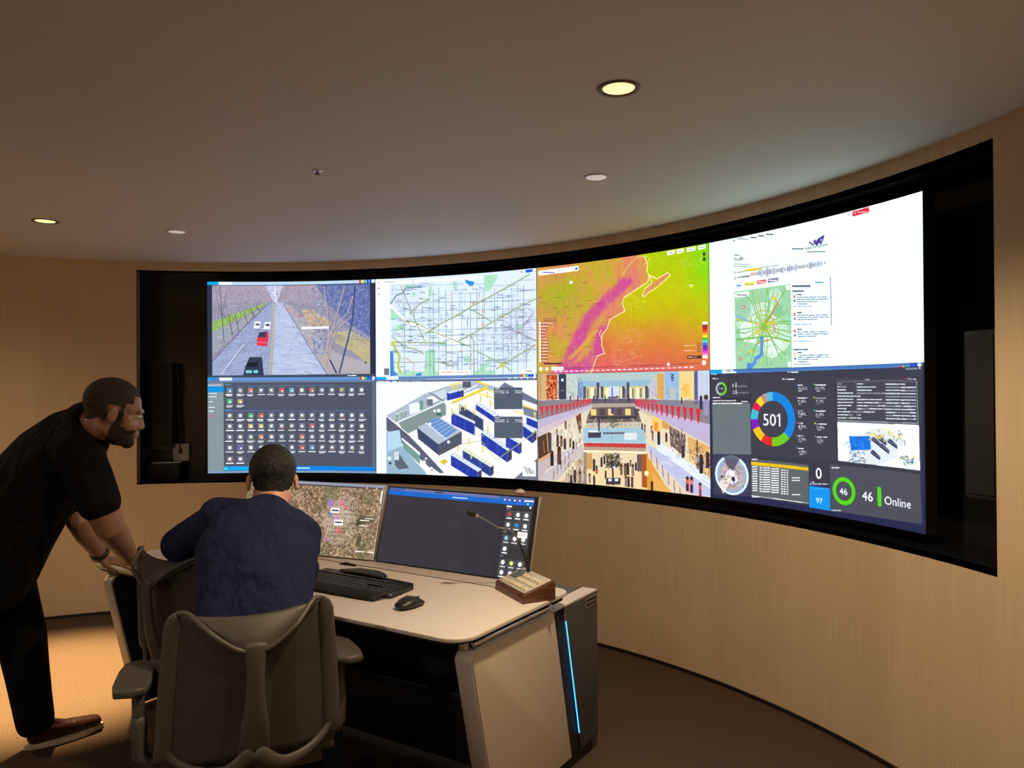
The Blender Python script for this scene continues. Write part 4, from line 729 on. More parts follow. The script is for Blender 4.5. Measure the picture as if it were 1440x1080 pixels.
def pic_dashboard():
    # a dark dashboard that leaves an unlit dark blue strip below it
    c = Canvas(GW, GH, (34, 40, 76)).use(35, 1337, 72, 28, 846, 1064); B = (60, 62, 76); Wt = (238, 240, 246)
    c.poly([(35, 72), (1325, 30), (1318, 1003), (810, 945), (310, 850), (50, 830)], (52, 56, 72)); title_bar(c, 35, 1330, 74, 22, -42, (72, 128, 196)); c.poly([(35, 96), (200, 90), (1330, 52), (1330, 120), (45, 130)], (56, 58, 76)); c.dash(42, 97, 36, 4, Wt); c.dash(555, 83, 66, 5, Wt); c.dash(1240, 66, 60, 8, (150, 160, 180)); c.disc(1313, 62, 5, Wt); c.dash(150, 77, 32, 4, (30, 40, 60)); c.line([(200, 72), (1250, 38)], 16, (66, 118, 190))
    c.poly([(48, 115), (305, 108), (305, 232), (48, 238)], B); c.poly([(315, 100), (836, 106), (842, 636), (318, 594)], B); c.poly([(850, 120), (1300, 128), (1308, 400), (855, 385)], (66, 68, 80)); c.dash(54, 125, 38, 4, Wt); c.dash(520, 127, 74, 5, Wt); c.dash(1018, 130, 24, 4, Wt); c.disc(1240, 126, 5, (226, 60, 60)); c.dash(1250, 128, 42, 4, Wt)
    c.ring(112, 186, 27, 41, 0, .52, (110, 210, 50)); c.ring(112, 186, 27, 41, .52, 1, (176, 182, 190)); c.text('11/38', 112, 190, 10, Wt, 'c')
    for y, n, l in ((176, '11', 'Completed'), (217, '21', 'Uncompleted')): c.text(n, 192, y, 20, Wt); c.line([(214, y-25), (214, y+3)], 3, Wt); c.text(l, 222, y-2, 11, (196, 200, 206))
    c.poly([(50, 240), (308, 245), (312, 592), (52, 582)], (104, 118, 122)); c.poly([(50, 240), (308, 245), (308, 272), (50, 268)], (52, 46, 62)); c.dash(54, 240, 50, 4, Wt); c.dash(54, 259, 160, 5, (220, 222, 230)); c.dash(250, 264, 40, 5, (220, 222, 230)); c.dash(54, 276, 200, 6, (226, 230, 236))
    segs = [(.0, .368, (0, 132, 226)), (.368, .505, (110, 204, 34)), (.505, .59, (226, 36, 44)), (.59, .68, (240, 196, 24)), (.68, .745, (128, 20, 196)), (.745, .81, (60, 190, 214)), (.81, .86, (222, 24, 84)), (.86, .91, (236, 214, 34)), (.91, .935, (186, 140, 130)), (.935, .955, (170, 160, 160)), (.955, 1.0, (80, 190, 220))]
    for a, b_, cc in segs: c.ring(455, 374, 114, 168, a, b_, cc, 90)
    c.text('50', 476, 417, 74, Wt, 'r'); c.line([(485, 357), (500, 345), (500, 417)], 9, Wt)
    for x, y, n, cc in ((612, 163, '36.53%', (40, 80, 200)), (722, 163, '14.77%', (110, 210, 60)), (612, 243, '9.38%', (226, 60, 70)), (722, 243, '7.19%', (236, 206, 60)), (612, 323, '7.19%', (120, 60, 190)), (722, 324, '6.39%', (60, 200, 200)), (612, 400, '4.59%', (226, 60, 90)), (726, 405, '3.59%', (206, 220, 60)), (612, 478, '3.79%', (120, 120, 140)), (728, 486, '2.4%', (150, 150, 170)), (614, 557, '4.99%', (60, 170, 210))):
        c.disc(x-5, y-3, 5.5, cc); c.dash(x+5, y+1, 60 if x > 700 or y > 200 and y < 250 else 30, 4.5, Wt); c.text(n, x+5, y+30, 18, Wt); c.dash(x+8, y+38, 22, 3.4, (206, 210, 216))
    for x0, l in ((858, 108), (972, 156), (1132, 78), (1215, 76)):
        for k in range(12):
            y = 150+k*19.2+(x0-858)*.01
            if x0 == 1215 and k == 0: l2 = 20
            elif x0 == 972: l2 = [34, 104, 80, 156, 18, 140, 156, 156, 156, 96, 18, 20][k]
            elif x0 == 858: l2 = [22, 50, 48, 90, 110, 90, 90, 80, 50, 108, 84, 108][k]
            else: l2 = l
            c.dash(x0, y+6, l2, 5, (222, 226, 232), k)
    c.line([(858, 384), (1296, 396)], 5, (170, 176, 186)); c.line([(1296, 140), (1302, 396)], 4, (160, 166, 176)); c.line([(966, 145), (970, 384)], 2, (140, 146, 156)); c.line([(858, 142), (1296, 140)], 2, (150, 156, 166))
    c.poly([(855, 392), (1306, 406), (1310, 680), (858, 632)], (218, 226, 228)); c.poly([(915, 560), (1040, 440), (1100, 424), (1232, 500), (1200, 600), (1100, 650), (930, 628)], (206, 214, 222)); c.poly([(922, 480), (1040, 478), (1048, 560), (935, 568)], (0, 112, 224)); c.speckle(925, 484, 1044, 560, 40, [(0, 84, 196), (60, 150, 240)], 24, 6, .6, 61)
    for x, y in ((1050, 490), (1095, 530), (1045, 570), (1140, 500), (1080, 480)): c.poly([(x, y), (x+14, y-8), (x+56, y+36), (x+50, y+54), (x, y+14)], (30, 36, 92)); c.line([(x, y), (x+54, y+40)], 4, (150, 160, 150))
    c.speckle(1040, 430, 1220, 500, 60, [(230, 214, 60), (130, 136, 140), (240, 230, 120)], 16, 6, .9, 62); c.speckle(925, 570, 1010, 635, 40, [(40, 44, 60), (160, 190, 210)], 16, 5, .8, 63); c.poly([(1192, 535), (1292, 545), (1292, 652), (1192, 640)], (226, 234, 238)); c.speckle(1200, 590, 1285, 640, 36, [(60, 130, 200), (30, 40, 70), (220, 210, 90)], 14, 6, .9, 64); c.line([(1232, 500), (1232, 530)], 6, (120, 130, 130))
    for y in (438, 463, 488, 510): c.rect(1266, y-9, 1284, y+9, (232, 238, 240)); c.rect(1272, y-3, 1278, y+3, (150, 156, 160))
    c.poly([(56, 586), (305, 600), (306, 850), (58, 822)], (58, 62, 92)); cx, cy = 180, 715
    for q, cc in ((126, (206, 220, 240)), (112, (150, 180, 216)), (98, (176, 172, 190)), (80, (196, 176, 170)), (62, (160, 150, 170)), (48, (212, 206, 222)), (30, (236, 236, 240))): c.disc(cx, cy+(126-q)*.12, q, cc, 1, .97)
    c.poly([(120, 590), (250, 598), (220, 640), (190, 690), (150, 660)], (60, 60, 80), .7); c.poly([(90, 760), (150, 700), (180, 740), (120, 830)], (232, 214, 206), .8); c.speckle(110, 620, 260, 790, 50, [(70, 66, 90), (240, 236, 236), (190, 150, 130)], 30, 5, .5, 65); c.disc(190, 740, 14, (40, 38, 60)); c.disc(112, 722, 8, (50, 46, 60))
    c.poly([(310, 618), (678, 660), (678, 902), (314, 850)], (92, 100, 104)); c.poly([(312, 636), (678, 676), (678, 696), (312, 656)], (240, 194, 20)); c.dash(318, 622, 32, 5, Wt); c.line([(314, 846), (678, 898)], 4, (220, 224, 230)); c.dash(316, 854, 50, 4, Wt)
    for k in range(11):
        for x0, l in ((318, 34), (366, 16), (388, 46), (442, 50), (506, 12), (524, 10), (542, 9)): c.dash(x0, 668+k*14.6+(x0-318)*.12, l, 6, (232, 236, 240), k)
    for y in (740, 756, 844): c.dash(574, y, 50, 5, Wt)
    c.poly([(684, 640), (806, 652), (806, 790), (684, 772)], (56, 56, 70)); c.text('0', 741, 745, 68, Wt, 'c'); c.poly([(684, 772), (806, 790), (806, 803), (684, 786)], (40, 44, 96)); c.dash(686, 778, 110, 4, Wt); c.dash(690, 766, 24, 3, Wt)
    c.poly([(682, 788), (806, 804), (808, 942), (682, 922)], (0, 150, 240)); c.text('97', 743, 899, 35, (210, 236, 255), 'c'); c.dash(700, 806, 96, 3, (90, 190, 250)); c.poly([(808, 655), (1308, 700), (1318, 1003), (808, 942)], (74, 77, 90)); c.dash(818, 676, 44, 5, Wt); c.dash(816, 940, 60, 4, Wt)
    c.ring(890, 820, 60, 86, 0, 1, (84, 214, 26), 60); c.text('46', 888, 842, 42, Wt, 'c'); c.text('46', 1025, 876, 58, Wt, 'c'); c.poly([(1080, 788), (1101, 790), (1102, 908), (1082, 906)], (84, 214, 26)); c.text('Online', 1120, 892, 50, Wt)
    return c

# ------------------------------------------------------------------ the video wall: eight curved displays, four across and two down
RS, PW, PH, ZM = 3.5615, 1.2134, 0.68, 1.5901
DT = PW/RS
def make_display(col, row, pic, label):
    tc = (col-1.5)*DT; z0 = ZM if row == 0 else ZM-PH
    t = thing('display_panel', cyl(RS, tc, z0), -tc, label, 'screen', 'eight displays of the curved video wall')
    b = MB(); arc_block(b, RS+0.0015, RS+0.06, -DT/2+0.0002, DT/2-0.0002, 0.0004, PH-0.0004, 16); b.v = [(x, y-RS, z) for x, y, z in b.v]
    b.build('housing', M['matte_black'], t)
    def fn(u, v):
        a = -DT/2+0.0006+(DT-0.0012)*u; return np.stack([RS*np.sin(a), RS*np.cos(a)-RS, 0.0008+(PH-0.0016)*(1-v)], -1)
    display_mesh('screen', pic().out(), fn, M['screen'], t)
make_display(0, 0, pic_traffic, 'top left screen showing cars on a tree lined road')
make_display(1, 0, pic_street_map, 'upper screen showing a pale blue city street map')
make_display(2, 0, pic_weather, 'upper screen showing an orange and green weather map of a coast')
make_display(3, 0, pic_news, 'top right white screen with a traffic news page and green map')
make_display(0, 1, pic_icons, 'lower left grey screen with rows of small square icons')
make_display(1, 1, pic_datacenter, 'lower screen showing a drawn cutaway room of blue server racks and yellow cable trays')
make_display(2, 1, pic_mall, 'lower screen showing a busy shopping mall with red draped balconies')
make_display(3, 1, pic_dashboard, 'lower right dark dashboard screen with a coloured ring around 501')

# ------------------------------------------------------------------ things in the recess beside the screens
def LOC(t):                      # lets parts be built in room coordinates under an unrotated thing
    off = -Vector(t.location)
    for c in t.children: c.location = off
def radial(t0, r0, w2, d, z0, z1):
    return t0, r0, w2, d, z0, z1
def column_speaker(th, R, z0, z1, label):
    t = thing('column_speaker', cyl(R, th, z0), -th, label, 'speaker', 'column speakers beside the screens')
    h = z1-z0
    MB().rbox((-0.07, 0.0, 0), (0.07, 0.12, h), 0.008).build('cabinet', M['black'], t)
    MB().rbox((-0.062, -0.006, 0.02), (0.062, 0.001, h-0.02), 0.003).build('grille', M['matte_black'], t)
    MB().rbox((-0.02, 0.12, h*0.35), (0.02, 3.80-R-0.002, h*0.65), 0.003).build('wall_bracket', M['black'], t)
column_speaker(-0.772, 3.62, 1.08, 1.70, 'black column speaker in the recess left of the screens')
column_speaker(0.752, 3.56, 1.08, 1.70, 'black column speaker in the recess right of the screens')
th = -0.752
t = thing('equipment_box', cyl(3.62, -0.765, Z0), 0.765, 'black box standing in the recess below the left column speaker', 'box')
MB().rbox((-0.13, 0, 0), (0.09, 0.15, 0.115), 0.006).build('case', M['black'], t)
MB().rbox((-0.10, -0.004, 0.02), (0.06, 0.001, 0.095), 0.002).build('front_cover', M['matte_black'], t)
b = MB(); g = []
for i in range(9):
    g.append([(-0.10+0.19*j/14+0.006*math.sin(i*1.3), 0.01+0.12*i/8, 0.1175+0.006*abs(math.sin(j*1.1+i*0.7))+0.004*math.sin(i*1.7)) for j in range(15)])
b.sheet(g, 0.0012); o = b.build('crumpled_paper', M['paper']); o.location = cyl(3.62, -0.765, Z0); o.rotation_euler = (0, 0, 0.765)
tag(o, 'crumpled white sheet of paper lying on the black box left of the screens', 'paper')
t = thing('cable_outlet', cyl(3.76, -0.745, 0.985), 0.745, 'pale wall outlet box with a black plug beside the left column speaker', 'outlet')
MB().rbox((-0.055, 0, 0), (0.055, 0.04, 0.125), 0.004).build('cover_plate', M['white_plastic'], t)
MB().rbox((-0.012, -0.012, 0.055), (0.012, 0.002, 0.09), 0.004).build('plug', M['black'], t)
p0 = Vector(cyl(3.735, -0.745, 1.07)); p1 = Vector(cyl(3.70, -0.748, 1.69))
pts = [p0.lerp(p1, k/12)+Vector((0.006*math.sin(k*0.8), 0, 0)) for k in range(13)]
o = MB().chain(pts, [0.004]*13, seg=8).build('speaker_cable', M['dark_grey']); tag(o, 'grey cable running up from the outlet beside the left column speaker', 'cable')

# ------------------------------------------------------------------ the console desk
DX0, DX1 = -0.99, 1.095
t = desk = thing('control_desk', (0.05, 1.7, 0), 0, 'wide control desk with pale top, slanted end panels and a blue light strip', 'desk')
MB().prism(rounded(DX0, 1.235, DX1, 1.832, (0.09, 0.09, 0.0005, 0.0005)), 0.706, 0.720, 'z', 0.003).build('worktop', M['desk_top'], t)
MB().prism(rounded(DX0+0.012, 1.25, DX1-0.02, 1.83, (0.085, 0.085, 0.0005, 0.0005)), 0.693, 0.7055, 'z', 0.003).build('worktop_underside', M['matte_black'], t)
MB().prism(rounded(DX0, 1.837, DX1, 1.955, (0.0005, 0.0005, 0.06, 0.06)), 0.706, 0.720, 'z', 0.003).build('monitor_ledge', M['desk_top'], t)
MB().prism(rounded(DX0+0.012, 1.831, DX1-0.012, 1.94, (0.0005, 0.0005, 0.05, 0.05)), 0.690, 0.7055, 'z').build('ledge_underside', M['matte_black'], t)
for s, (xa, xb, y0, zb) in enumerate(((-0.985, -0.92, 1.30, 0.03), (0.998, 1.065, 1.325, 0.05))):
    zt = 0.656; K = 0.225; Y1, Y2, Y3 = 1.86, 1.944, 2.235
    # slanted front section with a rounded top corner: pale edge, lighter faces
    pl = []
    for k in range(7):
        a = PI/2+k*(PI/2-K)/6; pl.append((y0+0.045+0.045*math.cos(a), zt-0.045+0.045*math.sin(a)))
    pl += [(y0+(zt-zb)*K, zb), (Y1+(zt-zb)*K, zb), (Y1, zt)]
    q = MB().prism(pl, xa, xb, 'x', 0.004).build('end_panel', M['desk_edge'], t); q['label'] = 'pale grey slanted end panel edge'
    inset = [(y+(0.006 if y < 1.6 else -0.002), z-(0.004 if z > 0.5 else -0.004)) for y, z in pl]
    xo = (xa-0.0035, xa-0.0002) if s == 0 else (xb+0.0002, xb+0.0035)
    MB().prism(inset, xo[0], xo[1], 'x', 0.001).build('outer_face', M['desk_side'], t)
    xi = (xb+0.0002, xb+0.006) if s == 0 else (xa-0.006, xa-0.0002)
    MB().prism(inset, xi[0], xi[1], 'x', 0.001).build('inner_face', M['matte_black'], t)
    # dark slot, then the graphite rear cabinet with its light strip
    sl = [(Y1+0.001, zt-0.012), (Y1+0.001+(zt-zb)*K, zb), (Y2+(zt-zb)*K, zb), (Y2, zt-0.012)]
    MB().prism(sl, xa+0.012, xb-0.008, 'x').build('dark_slot', M['matte_black'], t)
    rc = [(Y2, zt-0.006), (Y2+(zt-zb)*K, zb), (Y3, zb), (Y3, zt-0.006)]
    cab = MB().prism(rc, xa+0.002, xb+0.001, 'x', 0.003).build('rear_cabinet', M['graphite'], t)
    xs = (xb+0.0015, xb+0.0045) if s else (xa-0.0045, xa+0.001)
    yl = lambda z: Y2+(zt-z)*K-0.006
    st = [(yl(0.595), 0.595), (yl(0.125), 0.125), (yl(0.125)+0.0045, 0.125), (yl(0.595)+0.0035, 0.595)]
    MB().prism(st, xs[0], xs[1], 'x').build('light_strip', M['blue_led'], cab)
    MB().box((xa, Y1+0.005, zt-0.0055), (xb, Y3, zt)).build('top_cap', M['desk_top'], t)
    MB().box((xa+0.008, y0+0.03, zt+0.0005), (xb-0.004, Y1, zt+0.004)).build('rail_bed', M['silver'], t)
    MB().chain([(xb-0.015, y0+0.04, zt+0.016), (xb-0.015, Y1-0.02, zt+0.016)], [0.012, 0.012], seg=16).build('guide_rail', M['chrome'], t)
    MB().chain([(xb-0.038, y0+0.04, zt+0.012), (xb-0.038, Y1-0.02, zt+0.012)], [0.006, 0.006], seg=12).build('guide_rail', M['chrome'], t)
    MB().rbox((xa+0.012, y0+0.008, zt-0.001), (xb-0.028, y0+0.030, 0.6895), 0.003).build('rail_end_clip', M['white_plastic'], t)
    MB().rbox((xa+0.014, Y1-0.06, zt-0.001), (xb-0.022, Y1-0.02, 0.6895), 0.003).build('rail_end_clip', M['silver'], t)
    if s:
        ya, yb_, za, zc = 2.128, 2.220, 0.606, 0.636
        MB().rbox((xb+0.001, ya, za), (xb+0.0035, yb_, zc), 0.001).build('name_plate', M['matte_black'], cab)
        fb = MB()
        for a_, b_ in (((ya-.002, zc), (yb_+.002, zc+.0025)), ((ya-.002, za-.0025), (yb_+.002, za)), ((ya-.002, za), (ya+.0005, zc)), ((yb_-.0005, za), (yb_+.002, zc))):
            fb.box((xb+0.001, a_[0], a_[1]), (xb+0.004, b_[0], b_[1]))
        fb.build('plate_rim', M['silver'], cab)
        fb = MB()
        for k in range(9): fb.box((xb+0.0035, ya+.010+k*0.0082, 0.617), (xb+0.0039, ya+.010+k*0.0082+0.0055, 0.624))
        fb.build('plate_lettering', M['silver'], cab)
    MB().box((xa+0.012, 1.56, 0.001), (xb-0.012, 2.20, zb-0.0005)).build('plinth', M['matte_black'], t)
MB().rbox((-0.915, 1.95, 0.615), (0.993, 2.23, 0.652), 0.004).build('rear_shelf', M['graphite'], t)
MB().box((-0.91, 1.80, 0.05), (0.99, 1.82, 0.689)).build('modesty_panel', M['matte_black'], t)
MB().rbox((-0.90, 1.68, 0.30), (0.98, 1.799, 0.34), 0.004).build('cable_tray', M['black'], t)
MB().rbox((-0.90, 1.72, 0.06), (0.98, 1.799, 0.297), 0.004).build('equipment_bay', M['black'], t)
LOC(t)

# ------------------------------------------------------------------ desktop monitors
def pic_monitor_menu():
    c = Canvas(440, 190, (50, 48, 60)); Wt = (232, 232, 238)
    c.rect(0, 0, 1, .045, (70, 100, 170)); c.rect(.12, .0, .78, .04, (110, 120, 170)); c.rect(0, .04, 1, .10, (0, 104, 206)); c.dash(.34, .02, .06, 7, (20, 24, 50)); c.dash(.47, .07, .10, 8, (190, 214, 240))
    for k in range(9): c.disc(.815+k*.016, .045, 6, [(240, 240, 250), (220, 50, 60), (230, 230, 240), (60, 60, 120)][k % 4])
    c.dash(.95, .04, .045, 9, (235, 235, 245)); c.disc(.963, .078, 7, (180, 214, 250)); c.rect(.805, .105, 1, 1, (46, 46, 54)); c.dash(.835, .125, .03, 9, Wt); c.dash(.835, .155, .02, 6, (150, 150, 150)); c.disc(.982, .12, 7, Wt)
    def tile(u, v, col=(240, 242, 244)):
        c.rect(u, v, u+.046, v+.115, (92, 92, 96)); c.rect(u+.003, v+.006, u+.043, v+.109, (70, 70, 74)); c.disc(u+.023, v+.045, 15, col, 1, 1, 8); c.dash(u+.008, v+.095, .03, 6, Wt)
    k1 = [(200, 70, 70), (232, 240, 250), (240, 240, 240)]; k2 = [(225, 225, 228), (40, 140, 210), (240, 240, 240)]
    for j, (v, row) in enumerate(((.175, k1), (.305, k2), (.47, [(150, 200, 230), None, None]), (.60, [None]), (.765, [None, (220, 230, 130), None]), (.885, [None]*3))):
        for i, q in enumerate(row): tile(.835+i*.053, v, q or (240, 242, 244))
    c.rect(.925, .425, .985, .495, (236, 226, 220)); c.dash(.932, .46, .046, 5, (206, 180, 176))
    for v in (.44, .735): c.dash(.835, v, .02, 5, (160, 160, 160))
    return c
def pic_monitor_aerial():
    c = Canvas(440, 190, (158, 138, 118)); h, w_ = c.h, c.w
    n = vnoise(h, w_, 40, 90, 11)*.5+vnoise(h, w_, 90, 210, 12)*.5; g = vnoise(h, w_, 5, 11, 13)
    base = np.array([150, 124, 98])/255.; a = (base+(n[..., None]-.5)*np.array([.75, .7, .62])).astype(np.float32); gr = ((g-.52)*3).clip(0, .6)[..., None]; a = a*(1-gr)+np.array([112, 112, 76])/255.*gr*(.7+.6*n[..., None]); c.a = a
    c.speckle(0, 0, 1, 1, 900, [(226, 210, 190), (84, 66, 56), (206, 190, 172), (120, 96, 80)], .012, 2.4, .7, 71)
    c.speckle(.8, .4, 1, 1, 160, [(232, 224, 214), (70, 62, 56), (96, 92, 66)], .016, 3.4, .75, 72)
    for x, y, q in ((.70, .45, 120), (.74, .6, 140), (.76, .35, 110)): c.disc(x, y, q, (212, 190, 176), .38)
    for x, y, q, cc in ((.64, .27, 26, (176, 140, 220)), (.72, .27, 24, (236, 130, 160)), (.75, .33, 20, (240, 120, 120)), (.70, .40, 26, (236, 110, 120)), (.66, .44, 16, (90, 130, 230)), (.70, .5, 24, (190, 150, 220)), (.735, .65, 26, (240, 110, 120)), (.66, .78, 14, (220, 80, 220)), (.655, .3, 20, (190, 120, 226))): c.disc(x, y, q, cc, .7)
    c.poly([(.86, .42), (.97, .44), (.96, .5), (.88, .55)], (96, 90, 62)); c.poly([(.84, .5), (.87, .45), (.88, .56), (.85, .58)], (80, 80, 54)); c.poly([(.87, .7), (.9, .7), (.89, .82), (.865, .82)], (84, 82, 60))
    for x, y in ((.90, .49), (.90, .56), (.93, .46), (.98, .90), (.9, .9)): c.line([(x-.03, y), (x+.03, y)], 6, (236, 232, 224))
    r = random.Random(5)
    for j in range(13):
        for i in range(15):
            x = .64+i*.0165+.006*(j % 2)+r.random()*.006; y = .16+j*.062+r.random()*.025
            if abs(x-.75)/.13+abs(y-.5)/.46 < 1.15 and r.random() < .8: c.disc(x, y, 4.6, (44, 32, 34))
    for x, y in ((.685, .38), (.722, .54)): c.rect(x-.03, y-.035, x+.03, y+.035, (240, 240, 240)); c.dash(x-.022, y, .044, 12, (70, 60, 90))
    c.rect(0, 0, 1, .04, (150, 158, 178)); c.rect(0, .04, 1, .058, (74, 66, 70)); 
    for k in range(7): c.disc(.86+k*.022, .05, 5, [(190, 40, 60), (236, 236, 240), (60, 50, 60)][k % 3])
    c.rect(.985, .08, .993, .25, (226, 222, 214)); c.line([(.996, .04), (.996, 1)], 4, (206, 200, 196)); return c
MW, MH, TILT = 0.795, 0.347, math.radians(16.5)
def monitor(x, y, rz, pic, label, bez):
    t = thing('desktop_monitor', (x, y, 0.7215), rz, label, 'monitor', 'wide desktop monitors on the control desk')
    R = Matrix.Rotation(-TILT, 4, 'X'); l, r_, tp, bt = bez
    MB().rbox((-MW/2, 0.0025, 0.0), (MW/2, 0.022, MH), 0.004, T=R).build('housing', M['silver'], t)
    MB().rbox((-MW/2+0.003, -0.001, 0.001), (MW/2-0.003, 0.003, MH-0.002), 0.0015, T=R).build('bezel', M['black'], t)
    def fn(u, v):
        X = -MW/2+l+(MW-l-r_)*u; Z = bt+(MH-bt-tp)*(1-v); Y = np.full_like(X, -0.0016)
        return np.stack([X, Y*math.cos(TILT)+Z*math.sin(TILT), Z*math.cos(TILT)-Y*math.sin(TILT)], -1)
    display_mesh('screen', pic().out(), fn, M['monitor'], t)
    MB().rbox((-0.10, 0.035, 0.0), (0.10, 0.15, 0.008), 0.003).build('stand_foot', M['dark_grey'], t)
    MB().chain([(0, 0.10, 0.005), (0, 0.10, 0.12), (0, 0.075, 0.17)], [0.018, 0.018, 0.016], seg=14).build('stand_arm', M['dark_grey'], t)
    return t
monitor(0.507, 1.934, 0.028, pic_monitor_menu, 'wide desktop monitor with a dark screen and small menu tiles at its right', (0.010, 0.022, 0.010, 0.006))
monitor(-0.288, 1.857, 0.165, pic_monitor_aerial, 'wide desktop monitor showing a brown aerial map partly behind the seated person', (0.003, 0.003, 0.003, 0.004))
t = thing('small_camera', (0.80, 2.055, 1.058), 0, 'small clear dome with a red base on top of the right monitor', 'camera')
MB().rbox((-0.016, -0.012, 0.0), (0.02, 0.012, 0.005), 0.002).build('mount', M['red_led'], t)
MB().lathe([(0.020, 0.005), (0.020, 0.008), (0.017, 0.014), (0.010, 0.018), (0.0005, 0.020)], 20).build('dome', M['clear'], t)

# ------------------------------------------------------------------ keyboard, mouse, clip
t = thing('computer_keyboard', (0.33, 1.54, 0.7205), 0.0, 'black wireless keyboard with a palm rest on the pale desk', 'keyboard')
def kz(y): return 0.018+0.012*(y+0.06)/0.16       # key deck rises to the back
out = [(-0.25, -0.055), (0.25, -0.055), (0.256, -0.04), (0.243, 0.098), (0.09, 0.108), (0.07, 0.135), (0.0, 0.168), (-0.10, 0.165), (-0.15, 0.135), (-0.17, 0.11), (-0.235, 0.105), (-0.252, 0.06)]
bm = bmesh.new()
lo = [bm.verts.new((x, y, 0.001)) for x, y in out]; hi = [bm.verts.new((x, y, kz(y)-0.004)) for x, y in out]
bm.faces.new(lo); bm.faces.new(hi[::-1])
for i in range(len(out)): bm.faces.new((lo[i], hi[i], hi[(i+1) % len(out)], lo[(i+1) % len(out)]))
bmesh.ops.recalc_face_normals(bm, faces=bm.faces[:]); bmesh.ops.bevel(bm, geom=bm.edges[:], offset=0.0025, segments=2, affect='EDGES')
MB().bm(bm).build('case', M['black'], t)
pr_ = [(-0.248, -0.112), (0.225, -0.112), (0.252, -0.058), (-0.25, -0.058)]
g = []
for j in range(9):
    v = j/8; row = []
    for i in range(25):
        u = i/24; x = -0.248+u*(0.473+0.027*v); y = -0.112+0.054*v-0.010*math.sin(u*PI)*(1-v); row.append((x, y, 0.004+0.017*math.sin(min(1, v*1.15)*PI/2)))
    g.append(row)
b = MB().sheet(g, 0.007); b.build('palm_rest', M['matte_black'], t)
key0 = None; nk = 0
rows = [(-0.043, [1.25, 1, 1.25, 5.2, 1.25, 1, 1, 1.2, 1, 1, 1, 2, 1]), (-0.024, [2.2]+[1]*10+[2.2, .6, 1, .6, 1, 1, 1]), (-0.005, [1.8]+[1]*11+[1.8, 3.2, 1, 1, 1]),
        (0.014, [1.5]+[1]*12+[1.3, 1, 1, 1, 1, 1, 1]), (0.033, [1]*13+[1.8, 1, 1, 1, 1, 1, 1]), (0.058, [1, .4]+[1]*4+[.3]+[1]*4+[.3]+[1]*4+[.3, 1, 1, 1])]
for y, ws in rows:
    tot = sum(ws); x = -0.238; k_ = 0.476/tot
    for q in ws:
        wd = q*k_
        if q not in (.4, .3, .6, 3.2) and nk < 98:
            if key0 is None: o = key0 = MB().rbox((-0.0098, -0.0078, 0), (0.0098, 0.0078, 0.0055), 0.0018, 2).build('key', M['soft_grey'], t)
            else: o = key0.copy(); COL.objects.link(o); o.parent = t
            o.location = (x+wd/2, y, kz(y)-0.0045); o.scale = ((wd-0.0026)/0.0196, 1, 1); nk += 1
        x += wd
hb = MB(); g = []
for j in range(7):
    row = []
    for i in range(21):
        u = i/20; v = j/6; x = -0.14+0.24*u; y = 0.082+(0.020+0.058*math.sin(u*PI)**0.7)*v; row.append((x, y, 0.0275+0.006*math.sin(v*PI)+0.003*math.sin(u*PI)))
    g.append(row)
hb.sheet(g, 0.004).build('media_panel', M['black'], t)
mk0 = None
for k in range(7):
    o = MB().rbox((-0.005, -0.003, 0), (0.005, 0.003, 0.002), 0.0008, 2).build('media_key', M['dark_grey'], t) if mk0 is None else mk0.copy()
    if mk0 is None: mk0 = o
    else: COL.objects.link(o); o.parent = t
    o.location = (-0.09+k*0.022, 0.108+0.006*math.sin(k), 0.0345)
MB().rbox((0.075, 0.092, 0.026), (0.115, 0.101, 0.031), 0.002).build('silver_badge', M['silver'], t)

t = thing('computer_mouse', (0.715, 1.447, 0.7205), -0.15, 'black curved wireless mouse right of the keyboard', 'mouse')
b = MB(); pts = [(0, -0.048, 0.014), (0, -0.03, 0.017), (0, -0.005, 0.019), (0, 0.02, 0.016), (0, 0.045, 0.010)]
b.chain(pts, [(0.026, 0.013), (0.033, 0.019), (0.035, 0.023), (0.031, 0.018), (0.024, 0.010)], side=(1, 0, 0), seg=24)
b.v = [(x, y, max(z, 0.001)) for x, y, z in b.v]; b.build('shell', M['black'], t)
MB().ell((0, 0.034, 0.024), (0.004, 0.011, 0.009)).build('scroll_wheel', M['dark_grey'], t)
MB().chain([(-0.033, -0.02, 0.016), (-0.035, 0.0, 0.017), (-0.031, 0.02, 0.014)], [0.003]*3, seg=8).build('side_button', M['dark_grey'], t)
t = thing('cable_clip', (0.055, 1.81, 0.7205), 0.05, 'flat black cable clip lying at the desk seam behind the keyboard', 'clip')
MB().rbox((-0.045, -0.008, 0), (0.045, 0.006, 0.004), 0.0018).build('base', M['matte_black'], t)
MB().chain([(-0.03, 0, 0.004), (-0.01, 0.002, 0.009), (0.02, -0.001, 0.006), (0.04, 0.001, 0.006)], [0.004, 0.005, 0.004, 0.003], seg=8).build('clasp', M['black'], t)

# ------------------------------------------------------------------ gooseneck microphone station
t = thing('gooseneck_microphone', (0.982, 1.818, 0.7205), -0.555, 'gooseneck microphone on a walnut base with rows of cream buttons at the desk corner', 'microphone')
